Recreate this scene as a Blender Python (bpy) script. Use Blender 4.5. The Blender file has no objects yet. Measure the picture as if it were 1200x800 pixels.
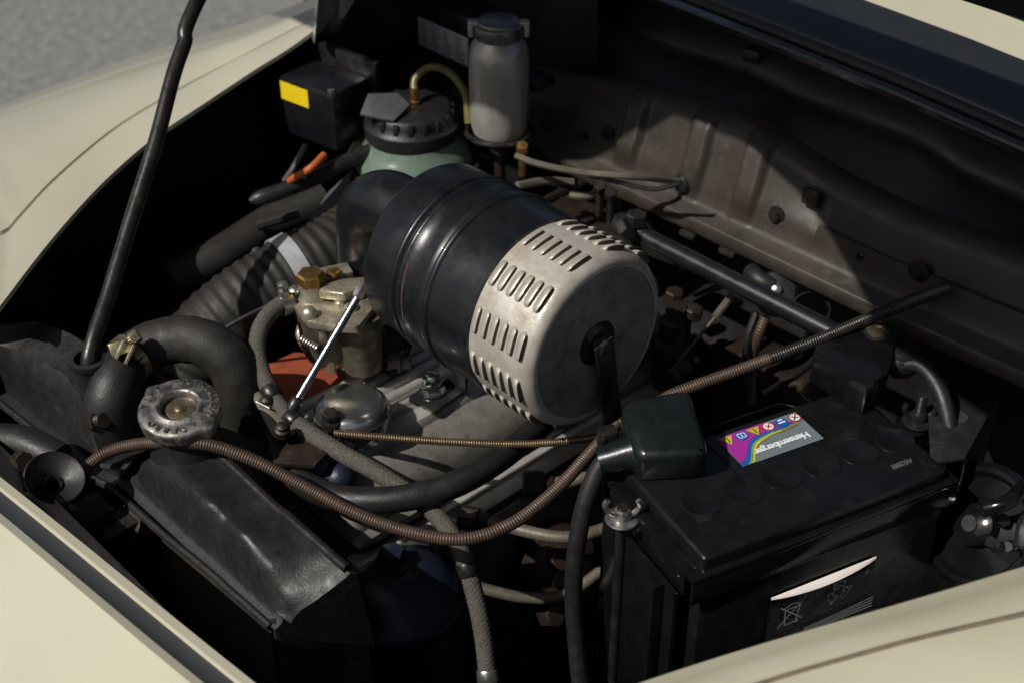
import bpy, bmesh, math, random
from mathutils import Vector as V, Matrix as M4
random.seed(7)
sc = bpy.context.scene
col = sc.collection
R = math.radians

# ------------------------------------------------------------------ camera
CAM_H, PITCH, YAW, FPX = 1.47, R(35), R(47), 1667.0
cam = bpy.data.cameras.new('camera')
cam.sensor_width = 36; cam.lens = FPX * 36 / 1200
cam.clip_start = .02; cam.clip_end = 200
cam.dof.use_dof = True; cam.dof.focus_distance = 1.17; cam.dof.aperture_fstop = 6.3
camo = bpy.data.objects.new('camera', cam); col.objects.link(camo)
camo.location = (0, 0, CAM_H); camo.rotation_euler = (R(90) - PITCH, 0, YAW)
sc.camera = camo
# ------------------------------------------------------------------ daylight
SUN = V((-.10, -.675, .73)).normalized()
SUN_EL = math.asin(SUN.z)
w = bpy.data.worlds.new('World'); sc.world = w; w.use_nodes = True
nt = w.node_tree
sky = nt.nodes.new('ShaderNodeTexSky'); sky.sky_type = 'NISHITA'; sky.sun_disc = False
sky.sun_elevation = SUN_EL; sky.sun_rotation = math.atan2(SUN.x, SUN.y)
sky.air_density = 1.0; sky.dust_density = 3.0
bg = nt.nodes['Background']; bg.inputs[1].default_value = .052
nt.links.new(sky.outputs[0], bg.inputs[0])
sl = bpy.data.lights.new('sun', 'SUN'); sl.energy = 4.6; sl.angle = R(.5); sl.color = (1, .965, .90)
so = bpy.data.objects.new('sun', sl); col.objects.link(so)
so.location = (-3, -2, 4); so.rotation_euler = SUN.to_track_quat('Z', 'Y').to_euler()
sc.view_settings.view_transform = 'Standard'; sc.view_settings.look = 'None'
sc.view_settings.exposure = -.25; sc.view_settings.gamma = 1
sc.cycles.use_denoising = True
sc.cycles.max_bounces = 6; sc.cycles.sample_clamp_indirect = 4

# ------------------------------------------------------------------ photograph pixel -> place in the car (X across, Y rearward, Z up)
cy, sy_ = math.cos(YAW), math.sin(YAW)
def ray(px, py):
    a = (px - 600) / FPX; b = -(py - 400) / FPX
    u = a; v = math.cos(PITCH) + b * math.sin(PITCH); z = -math.sin(PITCH) + b * math.cos(PITCH)
    return V((u * cy - v * sy_, u * sy_ + v * cy, z))
O = V((0, 0, CAM_H))
def Z(px, py, z): d = ray(px, py); return O + d * ((z - CAM_H) / d.z)
def Yp(px, py, y): d = ray(px, py); return O + d * (y / d.y)
def Xp(px, py, x): d = ray(px, py); return O + d * (x / d.x)
def D(px, py, t): return O + ray(px, py) * t
def pix(p):
    u = p[0] * cy + p[1] * sy_; v = -p[0] * sy_ + p[1] * cy; h = p[2] - CAM_H
    f = v * math.cos(PITCH) - h * math.sin(PITCH); up = v * math.sin(PITCH) + h * math.cos(PITCH)
    return (600 + u / f * FPX, 400 - up / f * FPX)
UP = V((0, 0, 1)); EX = V((1, 0, 0)); EY = V((0, 1, 0))
CU = V((cy, sy_, 0)); CV = V((-sy_, cy, 0))
def toward(p): return (O - V(p)).normalized()
def fr(o, z=UP, x=EX):
    z = V(z).normalized(); x = V(x); x = (x - z * x.dot(z))
    if x.length < 1e-5: x = V((.3, .5, .2)); x = x - z * x.dot(z)
    x.normalize(); y = z.cross(x)
    m = M4((x, y, z)).transposed().to_4x4(); m.translation = V(o); return m

# ------------------------------------------------------------------ mesh builder
def catmull(pts, step):
    pts = [V(p) for p in pts]
    if len(pts) == 2: out = [pts[0].lerp(pts[1], i / 8) for i in range(9)]
    else:
        P = [pts[0] * 2 - pts[1]] + pts + [pts[-1] * 2 - pts[-2]]; out = []
        for i in range(1, len(P) - 2):
            p0, p1, p2, p3 = P[i - 1:i + 3]
            for k in range(24):
                t = k / 24
                out.append(.5 * ((2 * p1) + (p2 - p0) * t + (2 * p0 - 5 * p1 + 4 * p2 - p3) * t * t + (3 * p1 - p0 - 3 * p2 + p3) * t ** 3))
        out.append(pts[-1])
    L = [0]
    for a, b in zip(out, out[1:]): L.append(L[-1] + (b - a).length)
    n = max(2, int(L[-1] / step)); res = []; j = 0
    for i in range(n + 1):
        s = L[-1] * i / n
        while j < len(L) - 2 and L[j + 1] < s: j += 1
        d = L[j + 1] - L[j]
        res.append(out[j].lerp(out[j + 1], (s - L[j]) / d if d > 1e-9 else 0))
    return res, L[-1]

class B:
    def __init__(s): s.v = []; s.f = []
    def add(s, vs, fs):
        o = len(s.v); s.v += [tuple(x) for x in vs]; s.f += [tuple(i + o for i in f) for f in fs]; return s
    def box(s, m, sx, sy, sz, bev=0, seg=2, taper=None):
        bm = bmesh.new(); bmesh.ops.create_cube(bm, size=1)
        for v in bm.verts:
            k = 1
            if taper and v.co.z > 0: k = taper
            v.co = V((v.co.x * sx * k, v.co.y * sy * k, v.co.z * sz))
        if bev: bmesh.ops.bevel(bm, geom=bm.edges[:], offset=bev, segments=seg, affect='EDGES', profile=.5)
        bm.verts.index_update()
        s.add([m @ v.co for v in bm.verts], [[v.index for v in f.verts] for f in bm.faces]); bm.free(); return s
    def lathe(s, m, prof, n=32, cap=True, a0=0, a1=2 * math.pi, rfun=None):
        full = abs(a1 - a0 - 2 * math.pi) < 1e-6; k = n if full else n + 1
        vs = []; fs = []
        for r, h in prof:
            for i in range(k):
                a = a0 + (a1 - a0) * i / n; rr = r * (rfun(a, h) if rfun else 1)
                vs.append(m @ V((rr * math.cos(a), rr * math.sin(a), h)))
        for j in range(len(prof) - 1):
            for i in range(n):
                i2 = (i + 1) % k
                fs.append((j * k + i, j * k + i2, (j + 1) * k + i2, (j + 1) * k + i))
        if cap and full:
            if prof[0][0] > 1e-6: fs.append(tuple(reversed(range(k))))
            if prof[-1][0] > 1e-6: fs.append(tuple(range((len(prof) - 1) * k, len(prof) * k)))
        return s.add(vs, fs)
    def tube(s, path, r, n=10, step=.006, cap=True, wave=None, raw=False):
        if raw: pts = [V(p) for p in path]; L = sum((b - a).length for a, b in zip(pts, pts[1:]))
        else: pts, L = catmull(path, step)
        t = (pts[1] - pts[0]).normalized(); nx = t.orthogonal().normalized(); vs = []; fs = []; acc = 0
        N = len(pts)
        for i, p in enumerate(pts):
            if i:
                acc += (p - pts[i - 1]).length
                t2 = (pts[min(i + 1, N - 1)] - pts[i - 1]).normalized()
                q = t.rotation_difference(t2); nx = q @ nx; t = t2
            ny = t.cross(nx)
            rr = r(i / (N - 1)) if callable(r) else r
            for k in range(n):
                a = 2 * math.pi * k / n
                r2 = rr + (wave(acc, a, i) if wave else 0)
                vs.append(p + nx * (r2 * math.cos(a)) + ny * (r2 * math.sin(a)))
        for i in range(N - 1):
            for k in range(n):
                k2 = (k + 1) % n
                fs.append((i * n + k, i * n + k2, (i + 1) * n + k2, (i + 1) * n + k))
        if cap: fs.append(tuple(reversed(range(n)))); fs.append(tuple(range((N - 1) * n, N * n)))
        return s.add(vs, fs)
    def coil(s, path, r, pitch, amp, n=12):
        return s.tube(path, r, n, step=pitch / 4, wave=lambda d, a, i: amp * (0, .8, 1, .8)[i % 4])
    def hexa(s, m, r, h, ch=.0012):
        return s.lathe(m, [(r, 0), (r, h - ch), (r * .86, h)], 6)
    def ball(s, m, r, sz=1, n=16):
        k = n // 2
        return s.lathe(m, [(max(1e-7, r * math.sin(math.pi * i / k)), -r * sz * math.cos(math.pi * i / k)) for i in range(k + 1)], n, cap=False)
    def grid(s, rows):
        n = len(rows[0]); vs = [p for r in rows for p in r]
        fs = [(j * n + i, j * n + i + 1, (j + 1) * n + i + 1, (j + 1) * n + i) for j in range(len(rows) - 1) for i in range(n - 1)]
        return s.add(vs, fs)
    def prism(s, m, poly, h, bev=0):
        bm = bmesh.new(); vs = [bm.verts.new((x, y, 0)) for x, y in poly]; f = bm.faces.new(vs)
        if f.normal.z < 0: f.normal_flip()
        ex = bmesh.ops.extrude_face_region(bm, geom=[f])
        for e in ex['geom']:
            if isinstance(e, bmesh.types.BMVert): e.co.z += h
        bmesh.ops.recalc_face_normals(bm, faces=bm.faces[:])
        if bev: bmesh.ops.bevel(bm, geom=[e for e in bm.edges if e.calc_face_angle(0) > .6], offset=bev, segments=2, affect='EDGES', profile=.5)
        bm.verts.index_update()
        s.add([m @ v.co for v in bm.verts], [[v.index for v in f.verts] for f in bm.faces]); bm.free(); return s
    def lines(s, m, polys, wd, z=0):
        for pl in polys:
            for (x0, y0), (x1, y1) in zip(pl, pl[1:]):
                d = V((x1 - x0, y1 - y0, 0));
                if d.length < 1e-9: continue
                n = V((-d.y, d.x, 0)).normalized() * wd / 2; e = d.normalized() * wd * .35
                a = V((x0, y0, z)) - e; b = V((x1, y1, z)) + e
                s.add([m @ (a - n), m @ (b - n), m @ (b + n), m @ (a + n)], [(0, 1, 2, 3)])
        return s
    def mesh(s, name, sharp=38, flat=False):
        me = bpy.data.meshes.new(name); me.from_pydata(s.v, [], s.f); me.validate()
        bm = bmesh.new(); bm.from_mesh(me)
        bmesh.ops.remove_doubles(bm, verts=bm.verts[:], dist=1e-6)
        bmesh.ops.recalc_face_normals(bm, faces=bm.faces[:]); bm.to_mesh(me); bm.free()
        if not flat:
            me.polygons.foreach_set('use_smooth', [True] * len(me.polygons)); me.set_sharp_from_angle(angle=R(sharp))
        return me

W = {}
def thing(name, label, cat, loc, group=None):
    o = bpy.data.objects.new(name, None); o.empty_display_size = .02; col.objects.link(o)
    o.location = loc; W[o] = M4.Translation(V(loc)); o['label'] = label; o['category'] = cat
    if group: o['group'] = group
    return o
def part(name, b, mat, parent, m=None, label=None, sharp=38):
    me = b.mesh(name, sharp) if isinstance(b, B) else b
    o = bpy.data.objects.new(name, me); col.objects.link(o)
    if mat and not me.materials: me.materials.append(mat)
    o.parent = parent; m = m or M4.Identity(4)
    o.matrix_basis = W[parent].inverted() @ m; W[o] = m
    if label: o['label'] = label
    return o
def solo(name, b, mat, label, cat, group=None, sharp=38):
    me = b.mesh(name, sharp) if isinstance(b, B) else b
    c = sum((v.co for v in me.vertices), V()) / len(me.vertices); c.z = min(v.co.z for v in me.vertices)
    me.transform(M4.Translation(-c)); me.materials.append(mat)
    o = bpy.data.objects.new(name, me); col.objects.link(o); o.location = c; W[o] = M4.Translation(c)
    o['label'] = label; o['category'] = cat
    if group: o['group'] = group
    return o
def text(s, size, ext=0, bold=0, align='CENTER', sx=1, shear=0):
    cu = bpy.data.curves.new('lettering', 'FONT'); cu.body = s; cu.size = size; cu.extrude = ext; cu.offset = bold; cu.shear = shear
    cu.align_x = align; cu.align_y = 'CENTER'; cu.resolution_u = 3; cu.space_character = sx
    ob = bpy.data.objects.new('lettering', cu); col.objects.link(ob)
    me = bpy.data.meshes.new_from_object(ob.evaluated_get(bpy.context.evaluated_depsgraph_get()))
    bpy.data.objects.remove(ob); me.materials.clear(); return me

# ------------------------------------------------------------------ materials
def mat(name, c1, c2=None, rough=.5, metal=0., ns=40, bump=.15, bs=500, coat=0., dust=None, dn=18, dt=.55, dmax=.8, rvar=.12, spec=.5, trans=0., ior=1.45, ramp=(.38, .66)):
    m = bpy.data.materials.new(name); m.use_nodes = True; n = m.node_tree; N = n.nodes; Lk = n.links.new
    p = N['Principled BSDF']; tc = N.new('ShaderNodeTexCoord')
    def noise(s, d=6, ro=.6):
        t = N.new('ShaderNodeTexNoise'); t.inputs['Scale'].default_value = s; t.inputs['Detail'].default_value = d; t.inputs['Roughness'].default_value = ro
        Lk(tc.outputs['Object'], t.inputs['Vector']); return t.outputs['Fac']
    def rmp(f, a, b):
        t = N.new('ShaderNodeMapRange'); t.inputs[1].default_value = a; t.inputs[2].default_value = b; Lk(f, t.inputs[0]); return t.outputs[0]
    def mix(f, a, b):
        t = N.new('ShaderNodeMix'); t.data_type = 'RGBA'; Lk(f, t.inputs[0])
        for i, x in ((6, a), (7, b)):
            if isinstance(x, tuple): t.inputs[i].default_value = (*x, 1)
            else: Lk(x, t.inputs[i])
        return t.outputs[2]
    c2 = c2 or tuple(x * .7 for x in c1)
    f1 = rmp(noise(ns), *ramp); c = mix(f1, c1, c2)
    rg = N.new('ShaderNodeMapRange'); Lk(noise(ns * 1.7), rg.inputs[0]); rg.inputs[1].default_value = .3; rg.inputs[2].default_value = .7
    rg.inputs[3].default_value = max(.03, rough - rvar); rg.inputs[4].default_value = min(1, rough + rvar); ro = rg.outputs[0]
    if dust:
        fd = rmp(noise(dn, 8, .68), dt, dt + .22)
        sc_ = N.new('ShaderNodeMath'); sc_.operation = 'MULTIPLY'; Lk(fd, sc_.inputs[0]); sc_.inputs[1].default_value = dmax
        c = mix(sc_.outputs[0], c, dust)
        t = N.new('ShaderNodeMix'); t.data_type = 'FLOAT'; Lk(sc_.outputs[0], t.inputs[0]); Lk(ro, t.inputs[2]); t.inputs[3].default_value = .9; ro = t.outputs[0]
        if metal:
            t = N.new('ShaderNodeMix'); t.data_type = 'FLOAT'; Lk(sc_.outputs[0], t.inputs[0]); t.inputs[2].default_value = metal; t.inputs[3].default_value = .1; Lk(t.outputs[0], p.inputs['Metallic'])
    Lk(c, p.inputs['Base Color']); Lk(ro, p.inputs['Roughness'])
    if not (dust and metal): p.inputs['Metallic'].default_value = metal
    p.inputs['Coat Weight'].default_value = coat; p.inputs['Coat Roughness'].default_value = .06
    p.inputs['Specular IOR Level'].default_value = spec
    if trans: p.inputs['Transmission Weight'].default_value = trans; p.inputs['IOR'].default_value = ior
    if bump:
        bp = N.new('ShaderNodeBump'); bp.inputs['Strength'].default_value = bump; bp.inputs['Distance'].default_value = .0015
        Lk(noise(bs, 4), bp.inputs['Height']); Lk(bp.outputs[0], p.inputs['Normal'])
    return m
DUST = (.085, .07, .055)
m_cream = mat('cream_paint', (.53, .505, .385), (.50, .47, .355), .16, ns=6, bump=.03, bs=40, coat=1, dust=(.36, .31, .22), dn=38, dt=.60, dmax=.45, rvar=.06)
m_creamd = mat('dirty_cream_paint', (.56, .50, .37), (.50, .44, .31), .4, ns=25, bump=.06, bs=200, dust=(.25, .19, .12), dn=45, dt=.6, dmax=.6)
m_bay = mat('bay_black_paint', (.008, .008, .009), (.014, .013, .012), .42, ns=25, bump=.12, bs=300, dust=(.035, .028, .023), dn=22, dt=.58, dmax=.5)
m_fire = mat('firewall_brown_black', (.042, .033, .026), (.030, .024, .019), .45, ns=30, bump=.1, bs=350, dust=(.095, .08, .064), dn=45, dt=.57, dmax=.5)
m_tank = mat('gritty_black_paint', (.012, .012, .0125), (.020, .018, .0165), .48, ns=60, bump=.28, bs=420, dust=(.055, .046, .038), dn=70, dt=.58, dmax=.5)
m_gloss = mat('satin_black_enamel', (.006, .007, .010), (.010, .010, .012), .34, ns=30, bump=.05, bs=250, coat=.1, dust=(.045, .036, .029), dn=48, dt=.63, dmax=.5)
m_rodblk = mat('worn_black_steel', (.010, .010, .010), (.022, .019, .017), .34, ns=60, bump=.15, bs=300, dust=(.06, .047, .036), dn=60, dt=.62, dmax=.5)
m_bat = mat('battery_black_plastic', (.006, .006, .0065), (.009, .009, .0095), .28, ns=40, bump=.08, bs=500, dust=(.026, .025, .023), dn=34, dt=.57, dmax=.45)
m_batg = mat('glossy_battery_plastic', (.005, .005, .0055), (.008, .008, .0085), .15, ns=40, bump=.04, bs=300, dust=(.03, .028, .025), dn=70, dt=.64, dmax=.5)
m_rub = mat('black_rubber', (.011, .011, .0115), (.018, .017, .016), .46, ns=60, bump=.2, bs=500, dust=(.042, .035, .03), dn=50, dt=.58, dmax=.5)
m_boot = mat('green_black_vinyl', (.007, .010, .011), (.010, .013, .014), .27, ns=45, bump=.12, bs=160, dust=(.06, .06, .055), dn=90, dt=.60, dmax=.4, rvar=.1)
m_silver = mat('dull_aluminium_paint', (.56, .53, .47), (.43, .39, .34), .40, .35, ns=45, bump=.15, bs=500, dust=(.17, .125, .09), dn=34, dt=.51, dmax=.8)
m_alug = mat('grimy_shaded_aluminium', (.19, .178, .158), (.26, .245, .22), .5, .3, ns=50, bump=.3, bs=500, dust=(.045, .038, .03), dn=60, dt=.5, dmax=.8)  # grimy cover metal, darkened so the grooves between ribs look shaded
m_alu = mat('cast_aluminium', (.55, .53, .49), (.42, .40, .37), .36, .5, ns=55, bump=.25, bs=500, dust=(.14, .12, .095), dn=60, dt=.55, dmax=.65)
m_bottle = mat('grey_painted_can', (.52, .50, .46), (.42, .40, .37), .36, .5, ns=40, bump=.12, bs=300, dust=(.12, .10, .07), dn=60, dt=.62, dmax=.6)
m_chrome = mat('brushed_chrome', (.62, .62, .63), (.50, .49, .48), .20, 1, ns=60, bump=.06, bs=600, dust=(.16, .14, .12), dn=90, dt=.66, dmax=.5, rvar=.07)
m_cap = mat('tarnished_chrome', (.34, .33, .32), (.24, .22, .20), .38, .95, ns=70, bump=.15, bs=700, dust=(.09, .06, .042), dn=110, dt=.48, dmax=.8, rvar=.08)
m_steel = mat('zinc_steel', (.50, .50, .48), (.36, .35, .33), .32, .9, ns=80, bump=.15, bs=800, dust=(.15, .12, .09), dn=120, dt=.58, dmax=.6)
m_carb = mat('zinc_carburettor', (.52, .48, .38), (.40, .35, .25), .36, .75, ns=90, bump=.25, bs=600, dust=(.13, .095, .05), dn=80, dt=.52, dmax=.8)
m_carbd = mat('oily_shaded_zinc', (.22, .19, .135), (.12, .10, .07), .42, .6, ns=90, bump=.3, bs=600, dust=(.05, .036, .022), dn=70, dt=.48, dmax=.85)  # oily carburettor zinc, darkened to paint shade on the lower parts
m_brass = mat('old_brass', (.50, .29, .10), (.36, .19, .06), .32, .9, ns=80, bump=.15, bs=600, dust=(.10, .06, .03), dn=120, dt=.62)
m_coil = mat('rusty_brown_sheath', (.10, .066, .048), (.068, .045, .034), .5, .35, ns=60, bump=.1, bs=800, dust=(.14, .10, .075), dn=90, dt=.6, dmax=.5)
m_coilb = mat('bronze_sheath', (.20, .14, .085), (.11, .078, .05), .4, .7, ns=60, bump=.1, bs=800)
m_coilk = mat('shaded_sheath', (.018, .016, .015), (.03, .025, .02), .36, .2, ns=60, bump=.1, bs=800)
m_braid = mat('grey_braided_fabric', (.12, .108, .09), (.045, .04, .035), .75, ns=600, bump=.9, bs=900, dust=(.24, .215, .18), dn=420, dt=.60, dmax=.7)
m_duct = mat('dusty_black_duct', (.014, .012, .011), (.022, .019, .016), .62, ns=50, bump=.3, bs=500, dust=(.046, .038, .031), dn=45, dt=.56, dmax=.55)
m_red = mat('red_oxide_paint', (.34, .075, .032), (.22, .05, .024), .55, ns=45, bump=.2, bs=400, dust=(.10, .06, .042), dn=50, dt=.55, dmax=.7)
m_pipe = mat('fuel_pipe', (.17, .15, .115), (.10, .086, .066), .5, .3, ns=60, bump=.2, bs=500, dust=(.07, .055, .04), dn=60, dt=.56)
m_rust = mat('oily_rust', (.034, .023, .018), (.022, .016, .013), .42, .3, ns=60, bump=.35, bs=400, dust=(.075, .052, .038), dn=70, dt=.58)
m_grey = mat('grey_shield', (.085, .082, .088), (.065, .063, .068), .5, ns=30, bump=.08, bs=300, dust=(.11, .095, .08), dn=40, dt=.6, dmax=.4)
m_strap = mat('grey_white_strap', (.40, .40, .42), (.32, .32, .34), .5, ns=60, bump=.1, bs=400, dust=(.16, .13, .10), dn=70, dt=.64, dmax=.5)
m_green = mat('green_plastic', (.15, .205, .165), (.11, .155, .12), .18, ns=50, bump=.05, bs=200, coat=.3, dust=(.06, .07, .05), dn=40, dt=.60, dmax=.5)
m_yellow = mat('yellow_sticker', (.85, .62, .01), (.78, .55, .01), .5, ns=60, bump=.03)
m_ytube = mat('yellowed_tube', (.24, .21, .07), (.18, .15, .045), .3, ns=60, bump=.1, bs=300, trans=.25)
m_orange = mat('orange_wire', (.42, .10, .02), (.32, .07, .015), .5)
m_blue = mat('blue_black_enamel', (.008, .013, .030), (.011, .016, .032), .36, ns=40, bump=.22, bs=350, dust=(.045, .04, .036), dn=40, dt=.55, dmax=.5)
m_plate = mat('silver_data_plate', (.5, .5, .52), (.42, .42, .43), .5, .2, ns=60, bump=.05)
m_ink = mat('dark_print', (.04, .04, .045), None, .5, bump=0)
m_white = mat('white_print', (.78, .79, .80), (.74, .75, .76), .45, bump=0)
m_gprint = mat('grey_print', (.60, .61, .61), None, .5, bump=0)
m_oilcap = mat('satin_chrome', (.64, .64, .65), (.55, .54, .53), .19, .95, ns=60, bump=.06, bs=600, dust=(.18, .16, .14), dn=90, dt=.62, dmax=.5, rvar=.07)
m_disc = mat('grimy_shaded_grey', (.27, .26, .245), (.17, .163, .153), .42, .3, ns=40, bump=.12, bs=400, dust=(.075, .065, .055), dn=40, dt=.52, dmax=.7)  # end plate grey, grimy and darkened to paint in its shade
m_cowlblk = mat('blue_black_gloss', (.016, .018, .021), (.020, .021, .023), .16, ns=20, bump=.03, bs=80, coat=.5, dust=(.05, .045, .045), dn=14, dt=.64, dmax=.4)
m_slate = mat('slate_sticker', (.16, .19, .215), (.15, .18, .20), .32, ns=8, bump=0)
m_magenta = mat('magenta_print', (.36, .03, .30), (.30, .03, .27), .35, bump=0)
m_purple = mat('purple_print', (.14, .05, .30), None, .35, bump=0)
m_pblue = mat('blue_print', (.01, .10, .42), (.01, .09, .38), .35, bump=0)
m_cyan = mat('cyan_print', (.25, .50, .60), None, .35, bump=0)
m_pgreen = mat('green_print', (.04, .30, .05), None, .35, bump=0)
m_pyel = mat('yellow_print', (.65, .52, .03), None, .35, bump=0)
m_olive = mat('olive_print', (.22, .21, .07), None, .35, bump=0)
m_pred = mat('red_print', (.60, .04, .03), None, .35, bump=0)
m_pink = mat('paper_back', (.86, .78, .74), (.80, .72, .68), .6, bump=.05)
m_curb = mat('seam_piping', (.20, .155, .11), (.15, .115, .08), .7, ns=90, bump=.4, bs=500)
m_asph = mat('asphalt', (.24, .236, .228), (.145, .142, .138), .9, ns=38, bump=.8, bs=120, dust=(.34, .335, .32), dn=70, dt=.57, dmax=.8, ramp=(.36, .62))
m_fin = mat('radiator_fin', (.085, .068, .055), (.06, .05, .042), .55, .4, ns=60, bump=.2)

# ================================================================== SETTING
b = B(); b.grid([[V((x, y, 0)) for x in (-60, -8, -3, 0, 4, 30)] for y in (-30, -3, 0, 3, 8, 60)])
road = solo('road', b, m_asph, 'sunlit grey asphalt beyond the car', 'road'); road['kind'] = 'structure'; del road['category']

# ------------------------------------------------------------------ car body
car = thing('car_body', 'cream painted vintage car body around a black engine bay', 'car', (-.76, .7, 0))
def interp(pts, x):
    pts = sorted(pts, key=lambda p: p[0])
    if x <= pts[0][0]: i = 0
    elif x >= pts[-1][0]: i = len(pts) - 2
    else: i = max(k for k in range(len(pts) - 1) if pts[k][0] <= x)
    a, c = pts[i], pts[i + 1]; t = (x - a[0]) / (c[0] - a[0]); t = max(-.6, min(1.6, t))
    return V(a).lerp(V(c), t)
XS = [-1.30 + .0025 * i for i in range(461)]
FW = .988
led = [Yp(620, 170, FW), Yp(820, 262, FW), Yp(1025, 360, FW), Yp(1190, 434, FW)]
rid = [Yp(650, 92, 1.03), Yp(735, 108, 1.03), Yp(825, 134, 1.03), Yp(880, 157, 1.03), Yp(970, 216, 1.03), Yp(1050, 256, 1.03), Yp(1200, 312, 1.03)]
sec = [Yp(630, 6, 1.10), Yp(710, 25, 1.10), Yp(800, 60, 1.10), Yp(880, 84, 1.10), Yp(940, 114, 1.10), Yp(1080, 166, 1.10), Yp(1130, 200, 1.10), Yp(1200, 232, 1.10)]
rim = [Yp(770, 0, 1.06), Yp(900, 51, 1.06), Yp(1050, 112, 1.06), Yp(1200, 178, 1.06)]
def rib(x):   # the three stamped ribs of the wall
    s = 0
    for c in RIBS: s = max(s, max(0, min(1, (.0155 - abs(x - c)) / .005)))
    return s
RIBS = [Yp(748, 165, 1.03).x, Yp(822, 200, 1.03).x, Yp(886, 215, 1.03).x]
rows = []
for x in XS:
    l = interp(led, x); rg = interp(rid, x); s2 = interp(sec, x); rm = interp(rim, x)
    zl = l.z; zr = rg.z; o = .010 * rib(x)
    rows.append([V((x, 1.10, zl - .018)), V((x, FW + .003, zl - .016)), V((x, FW, zl - .013)), V((x, FW, zl)), V((x, FW + .002, zl + .002)), V((x, 1.006, zl + .004)), V((x, 1.010, zl + .010)),
                 V((x, 1.013 - o * .5, zl + .022)), V((x, 1.017 - o, zl + .036)), V((x, 1.022 - o, (zl + zr) / 2)), V((x, 1.03 - o, zr - .012)), V((x, 1.034 - o * .8, zr - .003)),
                 V((x, 1.044 - o * .4, zr + .003)), V((x, 1.06, zr + .003)), V((x, 1.092, s2.z - .004)), V((x, 1.098, s2.z)), V((x, 1.102, s2.z + .008)),
                 V((x, 1.104, rm.z - .02)), V((x, 1.09, rm.z - .008)), V((x, 1.062, rm.z - .006))])
b = B(); b.grid([r[:14] for r in rows])
fw = part('firewall', b, m_fire, car, label='brown black stamped bulkhead with vertical ribs', sharp=60)
b = B(); b.grid([r[13:] for r in rows]); part('bulkhead_shelf', b, m_bay, car, label='shelf above the ribbed bulkhead, blackened for hood shade', sharp=60)  # shelf rows coloured black to deepen the hood shade on them
for (px, py, s) in [(713, 157, 1), (911, 252, 1.2), (644, 145, .9), (690, 158, .6), (1077, 318, 1.3), (1010, 300, .5)]:
    p = Yp(px, py, 1.016); m = fr(p, (0, -1, 0))
    bb = B(); bb.lathe(m, [(.008 * s, 0), (.008 * s, .002), (.005 * s, .003)], 16); bb.hexa(fr(p + V((0, -.003, 0)), (0, -1, 0)), .005 * s, .005)
    part('bolt', bb, m_rodblk, fw)
p = Yp(950, 231, 1.019); bb = B(); bb.box(fr(p), .018, .006, .018, .002); part('plug', bb, m_fire, fw)
p = Yp(802, 214, 1.012); bb = B(); bb.lathe(fr(p, (0, -1, 0)), [(.011, -.004), (.011, .004), (.008, .008), (.004, .009)], 20); part('grommet', bb, m_rub, fw)
for px, py in [(848, 93), (882, 65), (872, 100), (975, 190)]:
    p = Yp(px, py, 1.095); bb = B(); bb.box(fr(p, UP, (1, .2, 0)), .02, .012, .014, .003); part('bracket', bb, m_bay, fw)
# cowl: painted strip ahead of the windscreen, rubber seal on its rim
rows = []
for x in XS + [-.1, .05]:
    rm = interp(rim, x); z = rm.z
    rows.append([V((x, 1.062, z - .006)), V((x, 1.060, z)), V((x, 1.062, z + .002)), V((x, 1.072, z + .002)), V((x, 1.076, z - .004)), V((x, 1.090, z - .004)), V((x, 1.094, z + .004)), V((x, 1.10, z + .007)), V((x, 1.16, z + .022)), V((x, 1.20, z + .031)), V((x, 1.225, z + .036)), V((x, 1.228, z + .02))])
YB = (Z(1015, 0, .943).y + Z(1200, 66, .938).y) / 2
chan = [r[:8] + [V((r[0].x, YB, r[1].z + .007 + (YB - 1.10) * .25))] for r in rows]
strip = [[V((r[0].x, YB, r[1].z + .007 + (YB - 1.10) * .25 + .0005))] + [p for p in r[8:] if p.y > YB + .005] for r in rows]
b = B(); b.grid(chan); part('cowl_channel', b, m_cowlblk, car, label='blue black glossy channel under the rear edge of the hood', sharp=40)  # front cowl rows coloured blue black, cream begins behind them
b = B(); b.grid(strip); part('cowl', b, m_cream, car, label='cream cowl strip ahead of the windscreen', sharp=40)
b = B()
b.tube([interp(rim, x) + V((0, .0235, .0015)) for x in XS[::20]], .0065, 10, .02); part('rubber_seal', b, m_rub, car)
b = B(); b.tube([interp(rim, x) + V((0, .167, .039)) for x in XS[::20]], .009, 10, .02); part('windscreen_gasket', b, m_rub, car)
rows = [[interp(rim, x) + V((0, .172, .038)), interp(rim, x) + V((0, .36, .26))] for x in XS[::30]]
m_glass = mat('windscreen_glass', (.02, .025, .03), None, .05, bump=0)
b = B(); b.grid(rows); part('windscreen', b, m_glass, car)

# far fender
inner = [(-130, 500, .75), (-40, 408, .77), (0, 362, .78), (60, 284, .785), (120, 217, .79), (180, 164, .80), (240, 123, .81), (300, 83, .825), (340, 58, .835), (372, 34, .845)]
FI = [Z(*p) for p in inner[2:]]; t_ = FI[0] - FI[1]; FI = [FI[0] + V((-.16, -.2, -.04)), FI[0] + V((-.028, -.024, -.004)), FI[0] + t_ * .1] + FI
seam = [(-130, 410, .755), (-20, 300, .782), (20, 258, .788), (65, 210, .792), (130, 155, .798), (190, 117, .806), (250, 84, .815), (300, 58, .828), (350, 32, .838), (380, 18, .846)]
crest = [(-190, 215, .755), (-60, 160, .775), (0, 137, .782), (80, 108, .788), (150, 82, .794), (215, 60, .802), (270, 44, .812), (320, 28, .822), (365, 12, .832), (395, 0, .84)]
FS = [Z(*p) for p in seam[2:]]; t_ = FS[0] - FS[1]; FS = [FS[0] + V((-.16, -.2, -.04)), FS[0] + t_ * .5 + V((-.02, -.02, 0)), FS[0] + t_ * .25] + FS
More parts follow.
